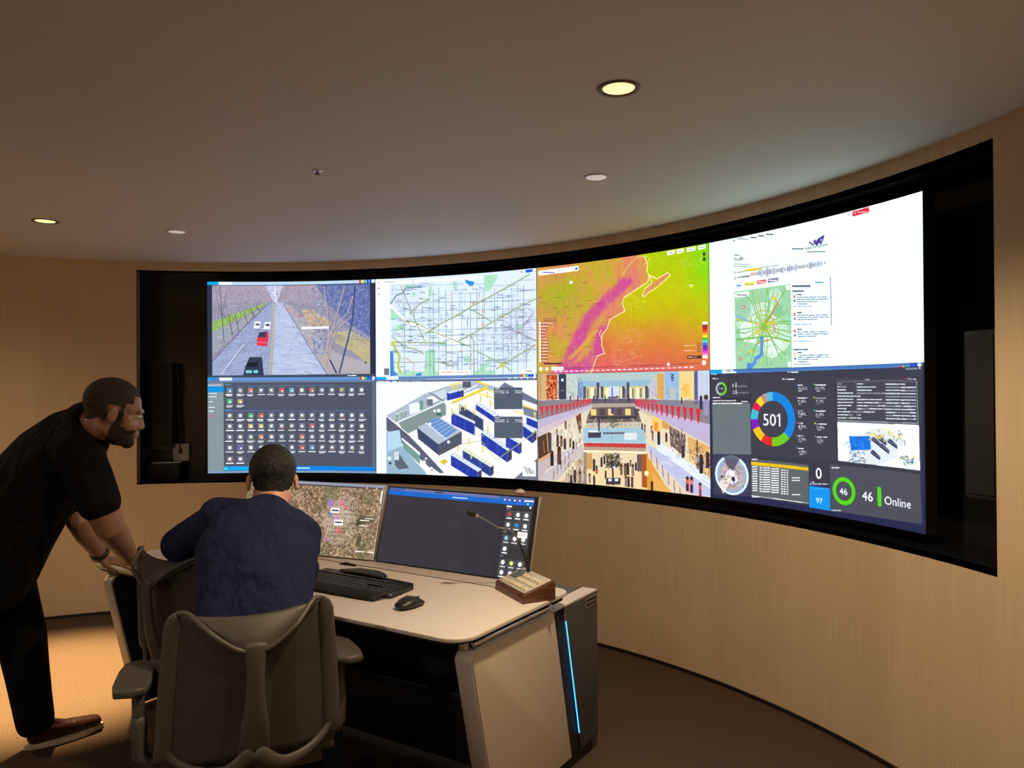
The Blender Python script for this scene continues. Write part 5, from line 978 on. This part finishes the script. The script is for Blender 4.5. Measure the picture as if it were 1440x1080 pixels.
# local: x runs along the low front edge, y to the back
W2, D0, D1 = 0.12, -0.085, 0.05
prof = [(D0, 0.0), (D0+0.002, 0.030), (D0+0.008, 0.034), (D1-0.010, 0.070), (D1, 0.064), (D1+0.001, 0.0)]
MB().prism(prof, -W2, W2, 'x', 0.003).build('walnut_base', M['wood'], t)
sl = math.atan2(0.036, D1-0.010-D0-0.008); T = TR(0, D0+0.010, 0.0345) @ Matrix.Rotation(sl, 4, 'X'); LN = 0.118
fp = MB().rbox((-W2+0.008, 0.0, 0.0), (W2-0.008, LN, 0.0035), 0.001, T=T).build('faceplate', M['faceplate'], t)
MB().rbox((-0.100, 0.045, 0.0035), (-0.045, 0.092, 0.0052), 0.0008, T=T).build('display_window', M['lcd'], fp)
bt0 = None
for k in range(18):
    i, j = k % 6, k//6
    o = MB().rbox((-0.0085, -0.008, 0.0035), (0.0085, 0.008, 0.0075), 0.0012, 2, T=None).build('button', M['button'], fp) if bt0 is None else bt0.copy()
    if bt0 is None: bt0 = o
    else: COL.objects.link(o); o.parent = fp
    o.matrix_parent_inverse = Matrix.Identity(4)
    o.matrix_local = T @ TR(-0.030+i*0.0245, 0.020+j*0.030, 0)
for k in range(2):
    o = bt0.copy(); COL.objects.link(o); o.parent = fp; o.matrix_local = T @ TR(-0.095+k*0.03, 0.022, 0) @ Matrix.Scale(0.8, 4)
sc_ = T @ Vector((0.0, 0.100, 0.004))
inv = (TR(0.982, 1.818, 0.7205) @ RZ(-0.555)).inverted()
gp = [inv @ Vector(p) for p in ((0.957, 1.870, 0.768), (0.941, 1.865, 0.838), (0.908, 1.856, 0.916), (0.891, 1.827, 0.952), (0.860, 1.795, 0.963), (0.839, 1.776, 0.982), (0.814, 1.742, 1.007), (0.803, 1.729, 1.015))]
MB().lathe([(0.010, 0), (0.010, 0.006), (0.0065, 0.010), (0.0065, 0.018)], 16, T=TR(*gp[0]) @ TR(0, 0, -0.018)).build('socket', M['black'], t)
def smoothpath(P, n=6):
    o = []
    for i in range(len(P)-1):
        a, b, c, d = P[max(i-1, 0)], P[i], P[i+1], P[min(i+2, len(P)-1)]
        for k in range(n):
            u = k/n; o.append(0.5*((2*b)+(c-a)*u+(2*a-5*b+4*c-d)*u*u+(3*b-3*c+d-a)*u**3))
    return o+[P[-1]]
sp = smoothpath(gp); n = len(sp)
MB().chain(sp[:12], [0.0085-0.0045*k/11 for k in range(12)], seg=12).build('lower_sleeve', M['black'], t)
MB().chain(sp[11:], [0.0032]*(n-11), seg=12).build('gooseneck', M['neck_metal'], t)
d_ = (gp[-1]-gp[-2]).normalized()
MB().chain([gp[-1]-d_*0.008, gp[-1]+d_*0.006], [0.006, 0.007], seg=14).build('collar', M['silver'], t)
MB().chain([gp[-1]+d_*0.008, gp[-1]+d_*0.016, gp[-1]+d_*0.026], [0.010, 0.0135, 0.011], seg=18).build('windscreen', M['matte_black'], t)

# ------------------------------------------------------------------ office chairs (local: +y is forward, +x the sitter's right)
def office_chair(loc, rz, label):
    t = thing('office_chair', loc, rz, label, 'office chair', 'mesh backed office chairs at the control desk')
    def bw(z): return 0.215+0.02*math.sin((0.9-z)/0.45*PI*0.9)
    def back(u, v):               # u -1..1 across, v 0 bottom .. 1 top
        z = 0.46+0.43*v; x = u*(0.238-0.030*v**1.5); y = -0.235-0.045*v-0.030*math.sin(v*PI)*0.0+0.045*u*u*(0.6+0.4*v)-0.0*v
        if v > 0.5: z -= (1-u*u)*0.018*((v-0.5)*2)
        return (x, y, z)
    g = [[back(-1+2*j/20, i/20) for j in range(21)] for i in range(21)]
    bk = MB().sheet(g, 0.004).build('backrest', M['chair_fabric'], t)
    for s in (-1, 1):
        # flat side band that runs down the edge of the back and folds inwards at its foot
        ps = [back(s*0.93, v) for v in (1.0, 0.97, 0.85, 0.6, 0.35, 0.12)]; ps = [Vector(p)+Vector((s*0.008, -0.006, 0)) for p in ps]
        ps.append(Vector((s*0.235, -0.20, 0.475))); ps.append(Vector((s*0.215, -0.13, 0.435)))
        MB().chain(smoothpath(ps, 4), [(0.006+0.017*min(1, k/6), 0.006) for k in range(4*(len(ps)-1)+1)], side=(1, 0, 0), seg=12).build('side_band', M['chair_frame'], t)
        vp = [Vector(back(s*0.93, 1.0)), Vector(back(s*0.80, 1.0))+Vector((0, -0.010, 0.006)), Vector((s*0.11, -0.325, 0.845)), Vector((s*0.05, -0.335, 0.80)), Vector((0, -0.335, 0.785))]
        MB().chain(smoothpath(vp, 5), [0.0075]*21, seg=10).build('yoke_arm', M['chair_frame'], t)
    g = []
    for i in range(13):
        v = i/12; row = []
        for j in range(13):
            u = -1+2*j/12; tp = Vector(back(u*0.93, 1.0)); tp += Vector((0, -0.006, 0)); hw = 0.03
            bt = Vector((u*hw, -0.333, 0.785)); p = bt.lerp(tp, v); p.x = bt.x*(1-v)+tp.x*v; p.y -= 0.012*math.sin(v*PI)*(1-u*u); row.append(p)
        g.append(row)
    MB().sheet(g, 0.004).build('yoke_panel', M['chair_frame'], t)
    sp_ = [Vector((0, -0.333, 0.80)), Vector((0, -0.335, 0.74)), Vector((0, -0.325, 0.64)), Vector((0, -0.305, 0.55)), Vector((0, -0.26, 0.46)), Vector((0, -0.17, 0.40)), Vector((0, -0.06, 0.375))]
    MB().chain(smoothpath(sp_, 4), [(0.034-0.010*math.sin(min(1, k/10)*PI)+0.022*max(0, (k-9)/15), 0.013) for k in range(25)], side=(1, 0, 0), seg=16).build('spine', M['chair_frame'], t)
    for s in (-1, 1):
        wp = [Vector((s*0.01, -0.30, 0.50)), Vector((s*0.07, -0.285, 0.455)), Vector((s*0.14, -0.255, 0.455)), Vector((s*0.20, -0.225, 0.485)), Vector((s*0.232, -0.215, 0.53))]
        MB().chain(smoothpath(wp, 4), [(0.022-0.012*k/16, 0.010) for k in range(17)], side=(0, 0, 1), seg=12).build('wishbone', M['chair_frame'], t)
    # seat
    g = []
    for i in range(15):
        v = i/14; row = []
        for j in range(15):
            u = -1+2*j/14; row.append((u*(0.235+0.02*math.sin(v*PI)), -0.21+0.45*v, 0.435+0.012*u*u-0.035*max(0, v-0.75)**2*16*0.4))
        g.append(row)
    MB().sheet(g, 0.03).build('seat', M['chair_seat'], t)
    MB().rbox((-0.21, -0.17, 0.375), (0.21, 0.17, 0.418), 0.012).build('seat_pan', M['chair_frame'], t)
    for s in (-1, 1):
        ap = MB()
        pl = [(-0.045, -0.115), (-0.052, -0.06), (-0.048, 0.06), (-0.036, 0.125), (0.0, 0.14), (0.036, 0.125), (0.048, 0.06), (0.050, -0.06), (0.04, -0.115), (0.0, -0.125)]
        ap.prism([(x, y) for x, y in pl], 0.628, 0.655, 'z', 0.010, 4)
        o = ap.build('arm_pad', M['chair_frame'], t); o.location = (s*0.305, 0.02, 0); o.rotation_euler = (0, 0, s*0.06)
        MB().chain([(s*0.295, 0.0, 0.63), (s*0.292, -0.01, 0.50)], [(0.030, 0.018), (0.030, 0.018)], side=(0, 1, 0), seg=14).build('arm_post', M['chair_frame'], t)
        MB().chain([(s*0.292, -0.01, 0.53), (s*0.290, -0.015, 0.43), (s*0.25, -0.02, 0.392), (s*0.18, -0.02, 0.392)], [(0.036, 0.022), (0.036, 0.022), (0.034, 0.016), (0.03, 0.014)], side=(0, 1, 0), seg=14).build('arm_bracket', M['chair_frame'], t)
    MB().rbox((-0.085, -0.12, 0.325), (0.085, 0.11, 0.374), 0.012).build('tilt_mechanism', M['black'], t)
    MB().lathe([(0.024, 0.10), (0.024, 0.24), (0.015, 0.241), (0.015, 0.326)], 20).build('gas_lift', M['black'], t)
    MB().lathe([(0.0005, 0.075), (0.045, 0.075), (0.05, 0.09), (0.045, 0.12), (0.028, 0.128), (0.0005, 0.128)], 24).build('base_hub', M['chair_frame'], t)
    for k in range(5):
        a = 2*PI*k/5+0.3; c, s = math.cos(a), math.sin(a)
        MB().chain([(0.03*c, 0.03*s, 0.105), (0.16*c, 0.16*s, 0.095), (0.295*c, 0.295*s, 0.072)], [(0.022, 0.018), (0.020, 0.013), (0.014, 0.010)], side=(-s, c, 0), seg=12).build('base_leg', M['chair_frame'], t)
        cs = MB()
        for q in (-1, 1):
            cs.lathe([(0.0005, 0), (0.024, 0), (0.028, 0.004), (0.028, 0.014), (0.024, 0.018), (0.0005, 0.018)], 20, T=TR(0.30*c-q*0.014*s, 0.30*s+q*0.014*c, 0.029) @ RZ(a) @ Matrix.Rotation(PI/2*(-q), 4, 'X'))
        cs.chain([(0.30*c, 0.30*s, 0.04), (0.297*c, 0.297*s, 0.07)], [0.009, 0.009], seg=10); cs.build('caster', M['black'], t)
    return t
ch = office_chair((0.503, 0.901, 0), math.radians(147-90), 'grey mesh office chair with a Y shaped spine under the seated person in the foreground')
dup(ch, (-0.12, 1.315, 0), math.radians(88-90), label='empty grey mesh office chair pushed under the left end of the desk')

# ------------------------------------------------------------------ people
def head_parts(b, T, sc=1.0):
    S = T @ Matrix.Scale(sc, 4)
    b.ell((0, -.014, .044), (.075, .094, .084), T=S); b.ell((0, .040, .038), (.062, .046, .058), T=S); b.ell((0, .048, -.018), (.057, .045, .068), T=S)
    b.ell((0, .034, -.068), (.053, .052, .038), T=S); b.ell((0, .072, -.090), (.025, .020, .020), T=S)
    for s in (-1, 1):
        b.ell((s*.038, .055, -.028), (.026, .028, .028), T=S); b.ell((s*.081, -.008, -.004), (.009, .018, .031), T=S); b.ell((s*.013, .095, -.029), (.009, .011, .008), T=S)
        b.chain([(s*.012, .089, .030), (s*.045, .078, .028)], [.010, .009], T=S, seg=10)
        b.ell((s*.050, .0, -.05), (.018, .035, .035), T=S)
    b.chain([(0, .088, .022), (0, .094, .0), (0, .103, -.024)], [.008, .010, .0125], T=S, seg=12)
    b.chain([(-.020, .086, -.052), (0, .097, -.051), (.020, .086, -.052)], [.005, .008, .005], T=S, seg=10)
    b.chain([(-.017, .086, -.063), (0, .095, -.064), (.017, .086, -.063)], [.005, .009, .005], T=S, seg=10)
def hair_shell(T, sc, name, m, parent, keep, g=.004, beard=False, moustache=True):
    S = T @ Matrix.Scale(sc, 4); b = MB(); I = S.inverted()
    if not beard:
        b.ell((0, -.014, .044), (.075+g, .094+g, .084+g), T=S); b.ell((0, .040, .038), (.062+g, .046+g, .058+g), T=S); b.chain([(0, -.055, .0), (0, -.045, -.06)], [(.052+g, .035+g), (.036+g, .03+g)], side=(1, 0, 0), T=S)
        for s in (-1, 1): b.ell((s*.050, -.008, .0), (.018+g, .038, .045), T=S)
    else:
        b.ell((0, .034, -.068), (.053+g, .052+g, .038+g), T=S); b.ell((0, .072, -.090), (.025+g, .020+g, .020+g), T=S); b.ell((0, .048, -.018), (.057+g, .045+g*.6, .068+g), T=S)
        for s in (-1, 1):
            b.ell((s*.050, .0, -.05), (.018+g*1.6, .035+g, .035+g), T=S); b.ell((s*.038, .055, -.028), (.026+g, .028+g*.2, .028+g), T=S); b.chain([(s*.064, .022, .02), (s*.060, .018, -.05)], [.010, .013], T=S)
    return b.blob(name, m, parent, 0.0045, 4, keep=lambda co: keep(I @ co))
def eyes(T, sc, parent):
    S = T @ Matrix.Scale(sc, 4)
    for s in (-1, 1):
        e = MB().ell((s*.031, .0805, .010), (.0125, .0115, .0085), T=S).build('eye', M['eye'], parent)
        MB().ell((s*.031, .0895, .009), (.0052, .0032, .0052), T=S).build('iris', M['iris'], e)
def hand(b, wrist, fdir, palm_n, thumb_side, curl=0.25, spread=0.12, sc=1.0):
    # fdir: along the fingers; palm_n: out of the back of the hand; thumb_side: +1 / -1 along fdir x palm_n
    f = Vector(fdir).normalized(); n = Vector(palm_n); n = (n-f*n.dot(f)).normalized(); x = f.cross(n)*thumb_side
    w_ = Vector(wrist); P = lambda a, c, h: w_+x*a*sc+f*c*sc+n*h*sc
    b.chain([P(0, -.02, 0), P(0, .02, 0), P(0.002, .055, 0), P(0, .088, -.003)], [(.028*sc, .019*sc), (.035*sc, .016*sc), (.041*sc, .0145*sc), (.038*sc, .012*sc)], side=x, seg=16)
    for k, (a, L, r) in enumerate(((.030, .072, .0092), (.010, .080, .0095), (-.011, .074, .0090), (-.031, .058, .0080))):
        an = spread*(1.5-k)*0.6; d = (f*math.cos(an)+x*math.sin(an)); p = P(a, .082, -.001); pts = [p]; c = 0.05
        for q, fr in enumerate((.45, .31, .24)):
            c += curl*(.7+.3*q); dd = d*math.cos(c)-n*math.sin(c); p = p+dd*L*fr*sc; pts.append(p)
        b.chain(pts, [r*sc, r*.95*sc, r*.88*sc, r*.72*sc], seg=12)
    p = P(.026, .018, -.004); d = (x*.82+f*.57-n*.15).normalized(); p1 = p+d*.034*sc; d2 = (x*.45+f*.88-n*.2).normalized(); p2 = p1+d2*.030*sc; p3 = p2+(f*.95+x*.2-n*.3).normalized()*.024*sc
    b.chain([p, p1, p2, p3], [.0135*sc, .0115*sc, .0102*sc, .0082*sc], seg=12)
def frame(c, fwd, pitch=0.0, roll=0.0):
    # head frame: +y looks along fwd, pitched down
    y = Vector(fwd).normalized(); x = y.cross(Vector((0, 0, 1))).normalized(); z = x.cross(y)
    T = Matrix((( x.x, y.x, z.x, c[0]), (x.y, y.y, z.y, c[1]), (x.z, y.z, z.z, c[2]), (0, 0, 0, 1)))
    return T @ Matrix.Rotation(-pitch, 4, 'X') @ Matrix.Rotation(roll, 4, 'Y')
def shoe(parent, heel, toe, side_w=0.047):
    h, t_ = Vector(heel), Vector(toe); d = (t_-h); L = d.length; a = math.atan2(d.y, d.x)-PI/2; T = TR(*h) @ RZ(a)
    pl = []
    for k in range(28):
        an = 2*PI*k/28; v = 0.5-0.5*math.cos(an); wdt = side_w*(0.72+0.42*math.sin(min(1, v*1.15)*PI*0.75))*(1-max(0, v-.72)**2*5.5)*(1-max(0, .1-v)**2*30); pl.append((wdt*math.sin(an)**1 * (1 if abs(math.sin(an)) > 0 else 1), L*v))
    so = MB().prism(pl, 0.001, 0.024, 'z', 0.004, 3, T=T)
    up_ = MB()
    up_.chain([(0, .045, .052), (0, L*.35, .052), (0, L*.6, .046), (0, L*.88, .040)], [(.038, .038), (.041, .040), (.044, .033), (.037, .026)], side=(1, 0, 0), seg=18, T=T)
    up_.chain([(0, .055, .045), (0, .065, .105)], [(.036, .044), (.037, .046)], side=(1, 0, 0), seg=18, T=T)
    up_.chain([(0, L*.30, .085), (0, L*.55, .058)], [(.024, .024), (.028, .020)], side=(1, 0, 0), seg=14, T=T)
    u = up_.blob('shoe', M['shoe'], parent, 0.006, 5)
    so.build('shoe_sole', M['sole'], u)
    lc = MB()
    for k in range(5):
        v = L*(.34+.055*k); z = .098-.010*k; lc.chain([(-.024, v-.006, z-.008), (0, v, z), (.024, v-.006, z-.008)], [.0028]*3, seg=8, T=T)
    lc.build('laces', M['matte_black'], u)
    return u

# --- the standing man leaning over the desk
t = thing('person', (-0.90, 0.95, 0.0), 0, 'bearded man in a black polo shirt and trousers leaning his hands on the desk', 'person')
HT = frame((-0.395, 1.008, 1.408), (0.42, 0.90, 0), math.radians(15), 0); HS = 1.06
NB = Vector((-0.534, 0.980, 1.357))
shR, elR, wrR = Vector((-0.457, 0.911, 1.264)), Vector((-0.395, 0.988, 0.983)), Vector((-0.512, 1.153, 0.809))
shL, elL, wrL = Vector((-0.798, 1.027, 1.231)), Vector((-0.685, 1.030, 0.960)), Vector((-0.744, 1.160, 0.793))
b = MB(); head_parts(b, HT, HS)
nk = HT @ Vector((0, -.03, -.05)); b.chain([NB+(NB-nk)*.3, NB, NB.lerp(nk, .55), nk], [.082, .074, .068, .062], seg=20)
sd = (shL-shR).normalized()
TC = [Vector(p) for p in ((-0.881, 0.789, 0.797), (-0.810, 0.821, 0.952), (-0.743, 0.873, 1.104), (-0.662, 0.924, 1.233), (-0.591, 0.956, 1.323))]
b.chain(TC, [(.16, .12), (.16, .12), (.165, .12), (.15, .10), (.10, .07)], side=sd, seg=20)
b.chain([shR, shR.lerp(elR, .5), shR.lerp(elR, .8), elR.lerp(wrR, .1), elR.lerp(wrR, .4), wrR], [.058, .060, .060, .054, .050, (.032, .029)], side=(0, 1, 0), seg=18)
b.chain([shL, shL.lerp(elL, .5), elL, elL.lerp(wrL, .35), wrL], [.056, .050, .044, .044, (.030, .027)], side=(0, 1, 0), seg=18)
hd = Vector((0.45, 0.85, -0.35))
hand(b, wrR+Vector((0, 0, -0.012)), (0.55, 0.80, -0.22), (0.1, 0.25, 1), -1, 0.14, 0.25, 1.05)
hand(b, wrL+Vector((0, 0, -0.012)), (0.75, 0.62, -0.20), (0.2, 0.2, 1), 1, 0.14, 0.25, 1.05)
hipR, hipL = Vector((-0.80, 0.72, 0.88)), Vector((-0.97, 0.83, 0.88)); pel = (hipR+hipL)/2
knL, anL = Vector((-0.969, 0.949, 0.463)), Vector((-0.935, 0.985, 0.10)); knR, anR = Vector((-0.89, 0.66, 0.46)), Vector((-0.93, 0.50, 0.10))
for hp, kn, an in ((hipR, knR, anR), (hipL, knL, anL)): b.chain([pel+Vector((0, 0, .05)), hp, kn, an, an+Vector((0.01, .10, -.055))], [.10, .085, .055, .038, .03], seg=16)
body = b.blob('body', M['skin_dark'], t, 0.0045, 3)
eyes(HT, HS, body)
def kh(l):
    if l.y > .052: return l.z > .080
    if l.y > .028: return l.z > .045
    if l.y > -.028: return l.z > .030 or (l.y > .012 and l.z > -.01)
    return l.z > -.040
hair_shell(HT, HS, 'hair', M['short_hair'], t, kh, .0035)
def kb(l):
    if abs(l.x) < .024 and -.070 < l.z < -.044: return False
    if l.y < -.004: return False
    lim = -.040 if l.y > .07 else (-.048 if l.y > .045 else (-.036+.0*l.y if l.y > .03 else .012))
    return l.z < lim
hair_shell(HT, HS, 'beard', M['beard'], t, kb, .004, True)
b = MB()
b.chain(TC+[Vector((-0.548, 0.971, 1.357))], [(.205, .172), (.205, .175), (.215, .172), (.20, .148), (.15, .108), (.09, .088)], side=sd, seg=28)
b.chain([shR, shL], [.085, .085], seg=20); b.chain([Vector((-0.536, 0.979, 1.340)), shR.lerp(NB, .45), shR], [.088, .098, .088], seg=20); b.chain([Vector((-0.536, 0.979, 1.340)), shL.lerp(NB, .45), shL], [.088, .095, .086], seg=20)
b.chain([shR+(shR-elR)*.05, shR.lerp(elR, .35), shR.lerp(elR, .68)], [.086, .084, .079], seg=20)
b.chain([shL, shL.lerp(elL, .35), shL.lerp(elL, .68)], [.086, .080, .074], seg=20)
b.chain([TC[3]+Vector((0, 0, -.02)), shR], [.12, .08], seg=16)
shirt = b.blob('polo_shirt', M['polo'], t, 0.008, 6)
co = MB(); cdir = (nk-NB).normalized(); cx = sd
for k in range(2): pass
ringp = []
cc = NB+cdir*0.060; u1 = (cx-cdir*cx.dot(cdir)).normalized(); u2 = cdir.cross(u1)
g = [[cc+cdir*(-0.050+(0.058+(0.020 if (u1*math.cos(2*PI*j/24)+u2*math.sin(2*PI*j/24)).y < 0 else -0.004))*i/3)+(u1*math.cos(2*PI*j/24)+u2*math.sin(2*PI*j/24))*(0.096-0.005*i) for j in range(25)] for i in range(4)]
co.sheet(g, 0.006).build('collar', M['polo'], shirt)
b = MB()
b.chain([pel+Vector((0.0, 0.0, .08)), pel+Vector((0, 0, 0)), pel+Vector((0, 0, -.08))], [(.175, .135), (.185, .15), (.17, .14)], side=sd, seg=24)
for hp, kn, an in ((hipR, knR, anR), (hipL, knL, anL)):
    b.chain([hp, hp.lerp(kn, .5), kn, kn.lerp(an, .45), an+Vector((0, .0, .01))], [(.118, .125), (.108, .112), (.088, .094), (.076, .082), (.062, .074)], side=(1, 0, 0), seg=22)
b.blob('trousers', M['trousers'], t, 0.010, 6)
shoe(t, (-0.945, 0.945, 0), (-0.893, 1.252, 0)); shoe(t, (-0.935, 0.45, 0), (-0.875, 0.755, 0))
wt = MB(); wd = (wrL-elL).normalized(); wa = wd.orthogonal().normalized(); wb = wd.cross(wa); wc = wrL-wd*0.022
g = [[wc+wd*(-.010+.020*i/2)+(wa*math.cos(2*PI*j/24)+wb*math.sin(2*PI*j/24))*.036 for j in range(25)] for i in range(3)]
wt.sheet(g, .004); w_ = wt.build('wristwatch', M['black'], t)
MB().ell(wc+Vector((-.012, -.02, .028)), (.020, .020, .009)).build('watch_case', M['dark_grey'], w_)
LOC(t)

# --- the seated man in a navy suit, seen from behind
t = thing('person', (0.555, 0.885, 0.0), 0, 'dark haired man in a navy suit jacket sitting at the desk with his back turned', 'person')
HT = frame((0.290, 1.195, 1.166), (-0.80, 0.60, 0), math.radians(16), 0.03); HS = 1.0
NB = Vector((0.348, 1.139, 1.067)); nk = HT @ Vector((0, -.03, -.05))
shR, elR, wrR = Vector((0.407, 1.224, 0.984)), Vector((0.487, 1.157, 0.887)), Vector((0.13, 1.40, 0.765))
shL, elL, wrL = Vector((0.221, 1.035, 1.051)), Vector((-0.048, 1.054, 0.932)), Vector((-0.28, 1.30, 0.765))
sd = Vector((0.60, 0.80, 0))
TC = [Vector((0.54, 0.885, 0.53)), Vector((0.558, 0.896, 0.731)), Vector((0.489, 0.957, 0.860)), Vector((0.424, 1.022, 0.965)), Vector((0.386, 1.068, 1.032)), Vector((0.364, 1.113, 1.067))]
b = MB(); head_parts(b, HT, HS); b.chain([NB, NB.lerp(nk, .5), nk], [.062, .056, .056], seg=18)
b.chain(TC, [(.15, .11), (.14, .10), (.14, .10), (.14, .095), (.12, .08), (.06, .06)], side=sd, seg=20)
b.chain([shR, elR, wrR], [.045, .040, (.028, .024)], side=(0, 0, 1), seg=16); b.chain([shL, elL, wrL], [.045, .040, (.028, .024)], side=(0, 0, 1), seg=16)
hand(b, wrR+Vector((-.01, .015, -.012)), (-0.5, 0.85, -0.15), (0, .1, 1), -1, .22, .15); hand(b, wrL+Vector((-.01, .015, -.012)), (-0.4, 0.9, -0.15), (0, .1, 1), 1, .22, .15)
hR, hL = Vector((0.58, 0.97, 0.53)), Vector((0.46, 0.83, 0.53)); kR, kL = Vector((0.44, 1.24, 0.53)), Vector((0.235, 1.10, 0.53)); aR, aL = Vector((0.42, 1.36, 0.10)), Vector((0.22, 1.22, 0.10))
for h_, k_, a_ in ((hR, kR, aR), (hL, kL, aL)): b.chain([TC[0], h_, k_, a_, a_+Vector((-.03, .09, -.05))], [.09, .075, .05, .036, .03], seg=16)
body = b.blob('body', M['skin_light'], t, 0.0045, 3); eyes(HT, HS, body)
def kh2(l):
    if l.y > .058: return l.z > .072
    if l.y > .03: return l.z > .030
    if l.y > -.030: return l.z > .026 or (abs(l.x) < .05) 
    return l.z > -.058+.35*abs(l.x)
hair_shell(HT, HS, 'hair', M['hair'], t, kh2, .0075)
b = MB()
b.chain(TC, [(.160, .112), (.172, .118), (.182, .125), (.195, .118), (.165, .095), (.088, .072)], side=sd, seg=28)
b.chain([Vector((0.209, 1.027, 1.066)), Vector((0.286, 1.052, 1.059)), Vector((0.374, 1.108, 1.054)), Vector((0.413, 1.180, 1.017)), Vector((0.415, 1.229, 0.984))], [.062, .066, .072, .066, .062], seg=20)
b.chain([shR, shR.lerp(elR, .5), elR, elR.lerp(wrR, .6), wrR], [.067, .062, .058, .050, .042], seg=20)
b.chain([shL, shL.lerp(elL, .5), elL, elL.lerp(wrL, .6), wrL], [.070, .068, .066, .052, .042], seg=20)
# sleeve and back creases
for q in range(4):
    a = Vector((0.511, 1.196, 0.943)).lerp(Vector((0.575, 1.095, 0.829)), q/3); c_ = Vector((0.570, 1.020, 0.943)).lerp(Vector((0.621, 0.982, 0.846)), q/3); b.chain([a, a.lerp(c_, .5)+Vector((.004, 0, -.006)), c_], [.016, .012, .006], seg=10)
for q in range(3):
    p = shL.lerp(elL, .45+.2*q)+Vector((0, 0, 0)); b.chain([p+Vector((.0, -.03, .055)), p+Vector((.045, -.05, .0)), p+Vector((.03, -.02, -.05))], [.012, .016, .012], seg=10)
jk = b.blob('suit_jacket', M['suit'], t, 0.0075, 5)
cdir = (nk-NB).normalized(); u1 = (sd-cdir*sd.dot(cdir)).normalized(); u2 = cdir.cross(u1); cc = NB+cdir*.012
g = [[cc+cdir*(-0.030+0.040*i/3)+(u1*math.cos(2*PI*j/24)*(0.078-.004*i)+u2*math.sin(2*PI*j/24)*(0.070-.004*i)) for j in range(25)] for i in range(4)]
MB().sheet(g, 0.007).build('jacket_collar', M['suit'], jk)
b = MB(); b.chain([TC[0]+Vector((0, 0, .05)), TC[0]+Vector((-.03, .03, -.01))], [(.155, .105), (.155, .105)], side=sd, seg=24)
for h_, k_, a_ in ((hR, kR, aR), (hL, kL, aL)): b.chain([h_, h_.lerp(k_, .5), k_, k_.lerp(a_, .5), a_+Vector((0, 0, -.01))], [.088, .08, .067, .06, .055], seg=20)
b.blob('suit_trousers', M['suit'], t, 0.010, 5)
shoe(t, (0.43, 1.32, 0), (0.39, 1.61, 0)); shoe(t, (0.24, 1.18, 0), (0.19, 1.46, 0))
LOC(t)
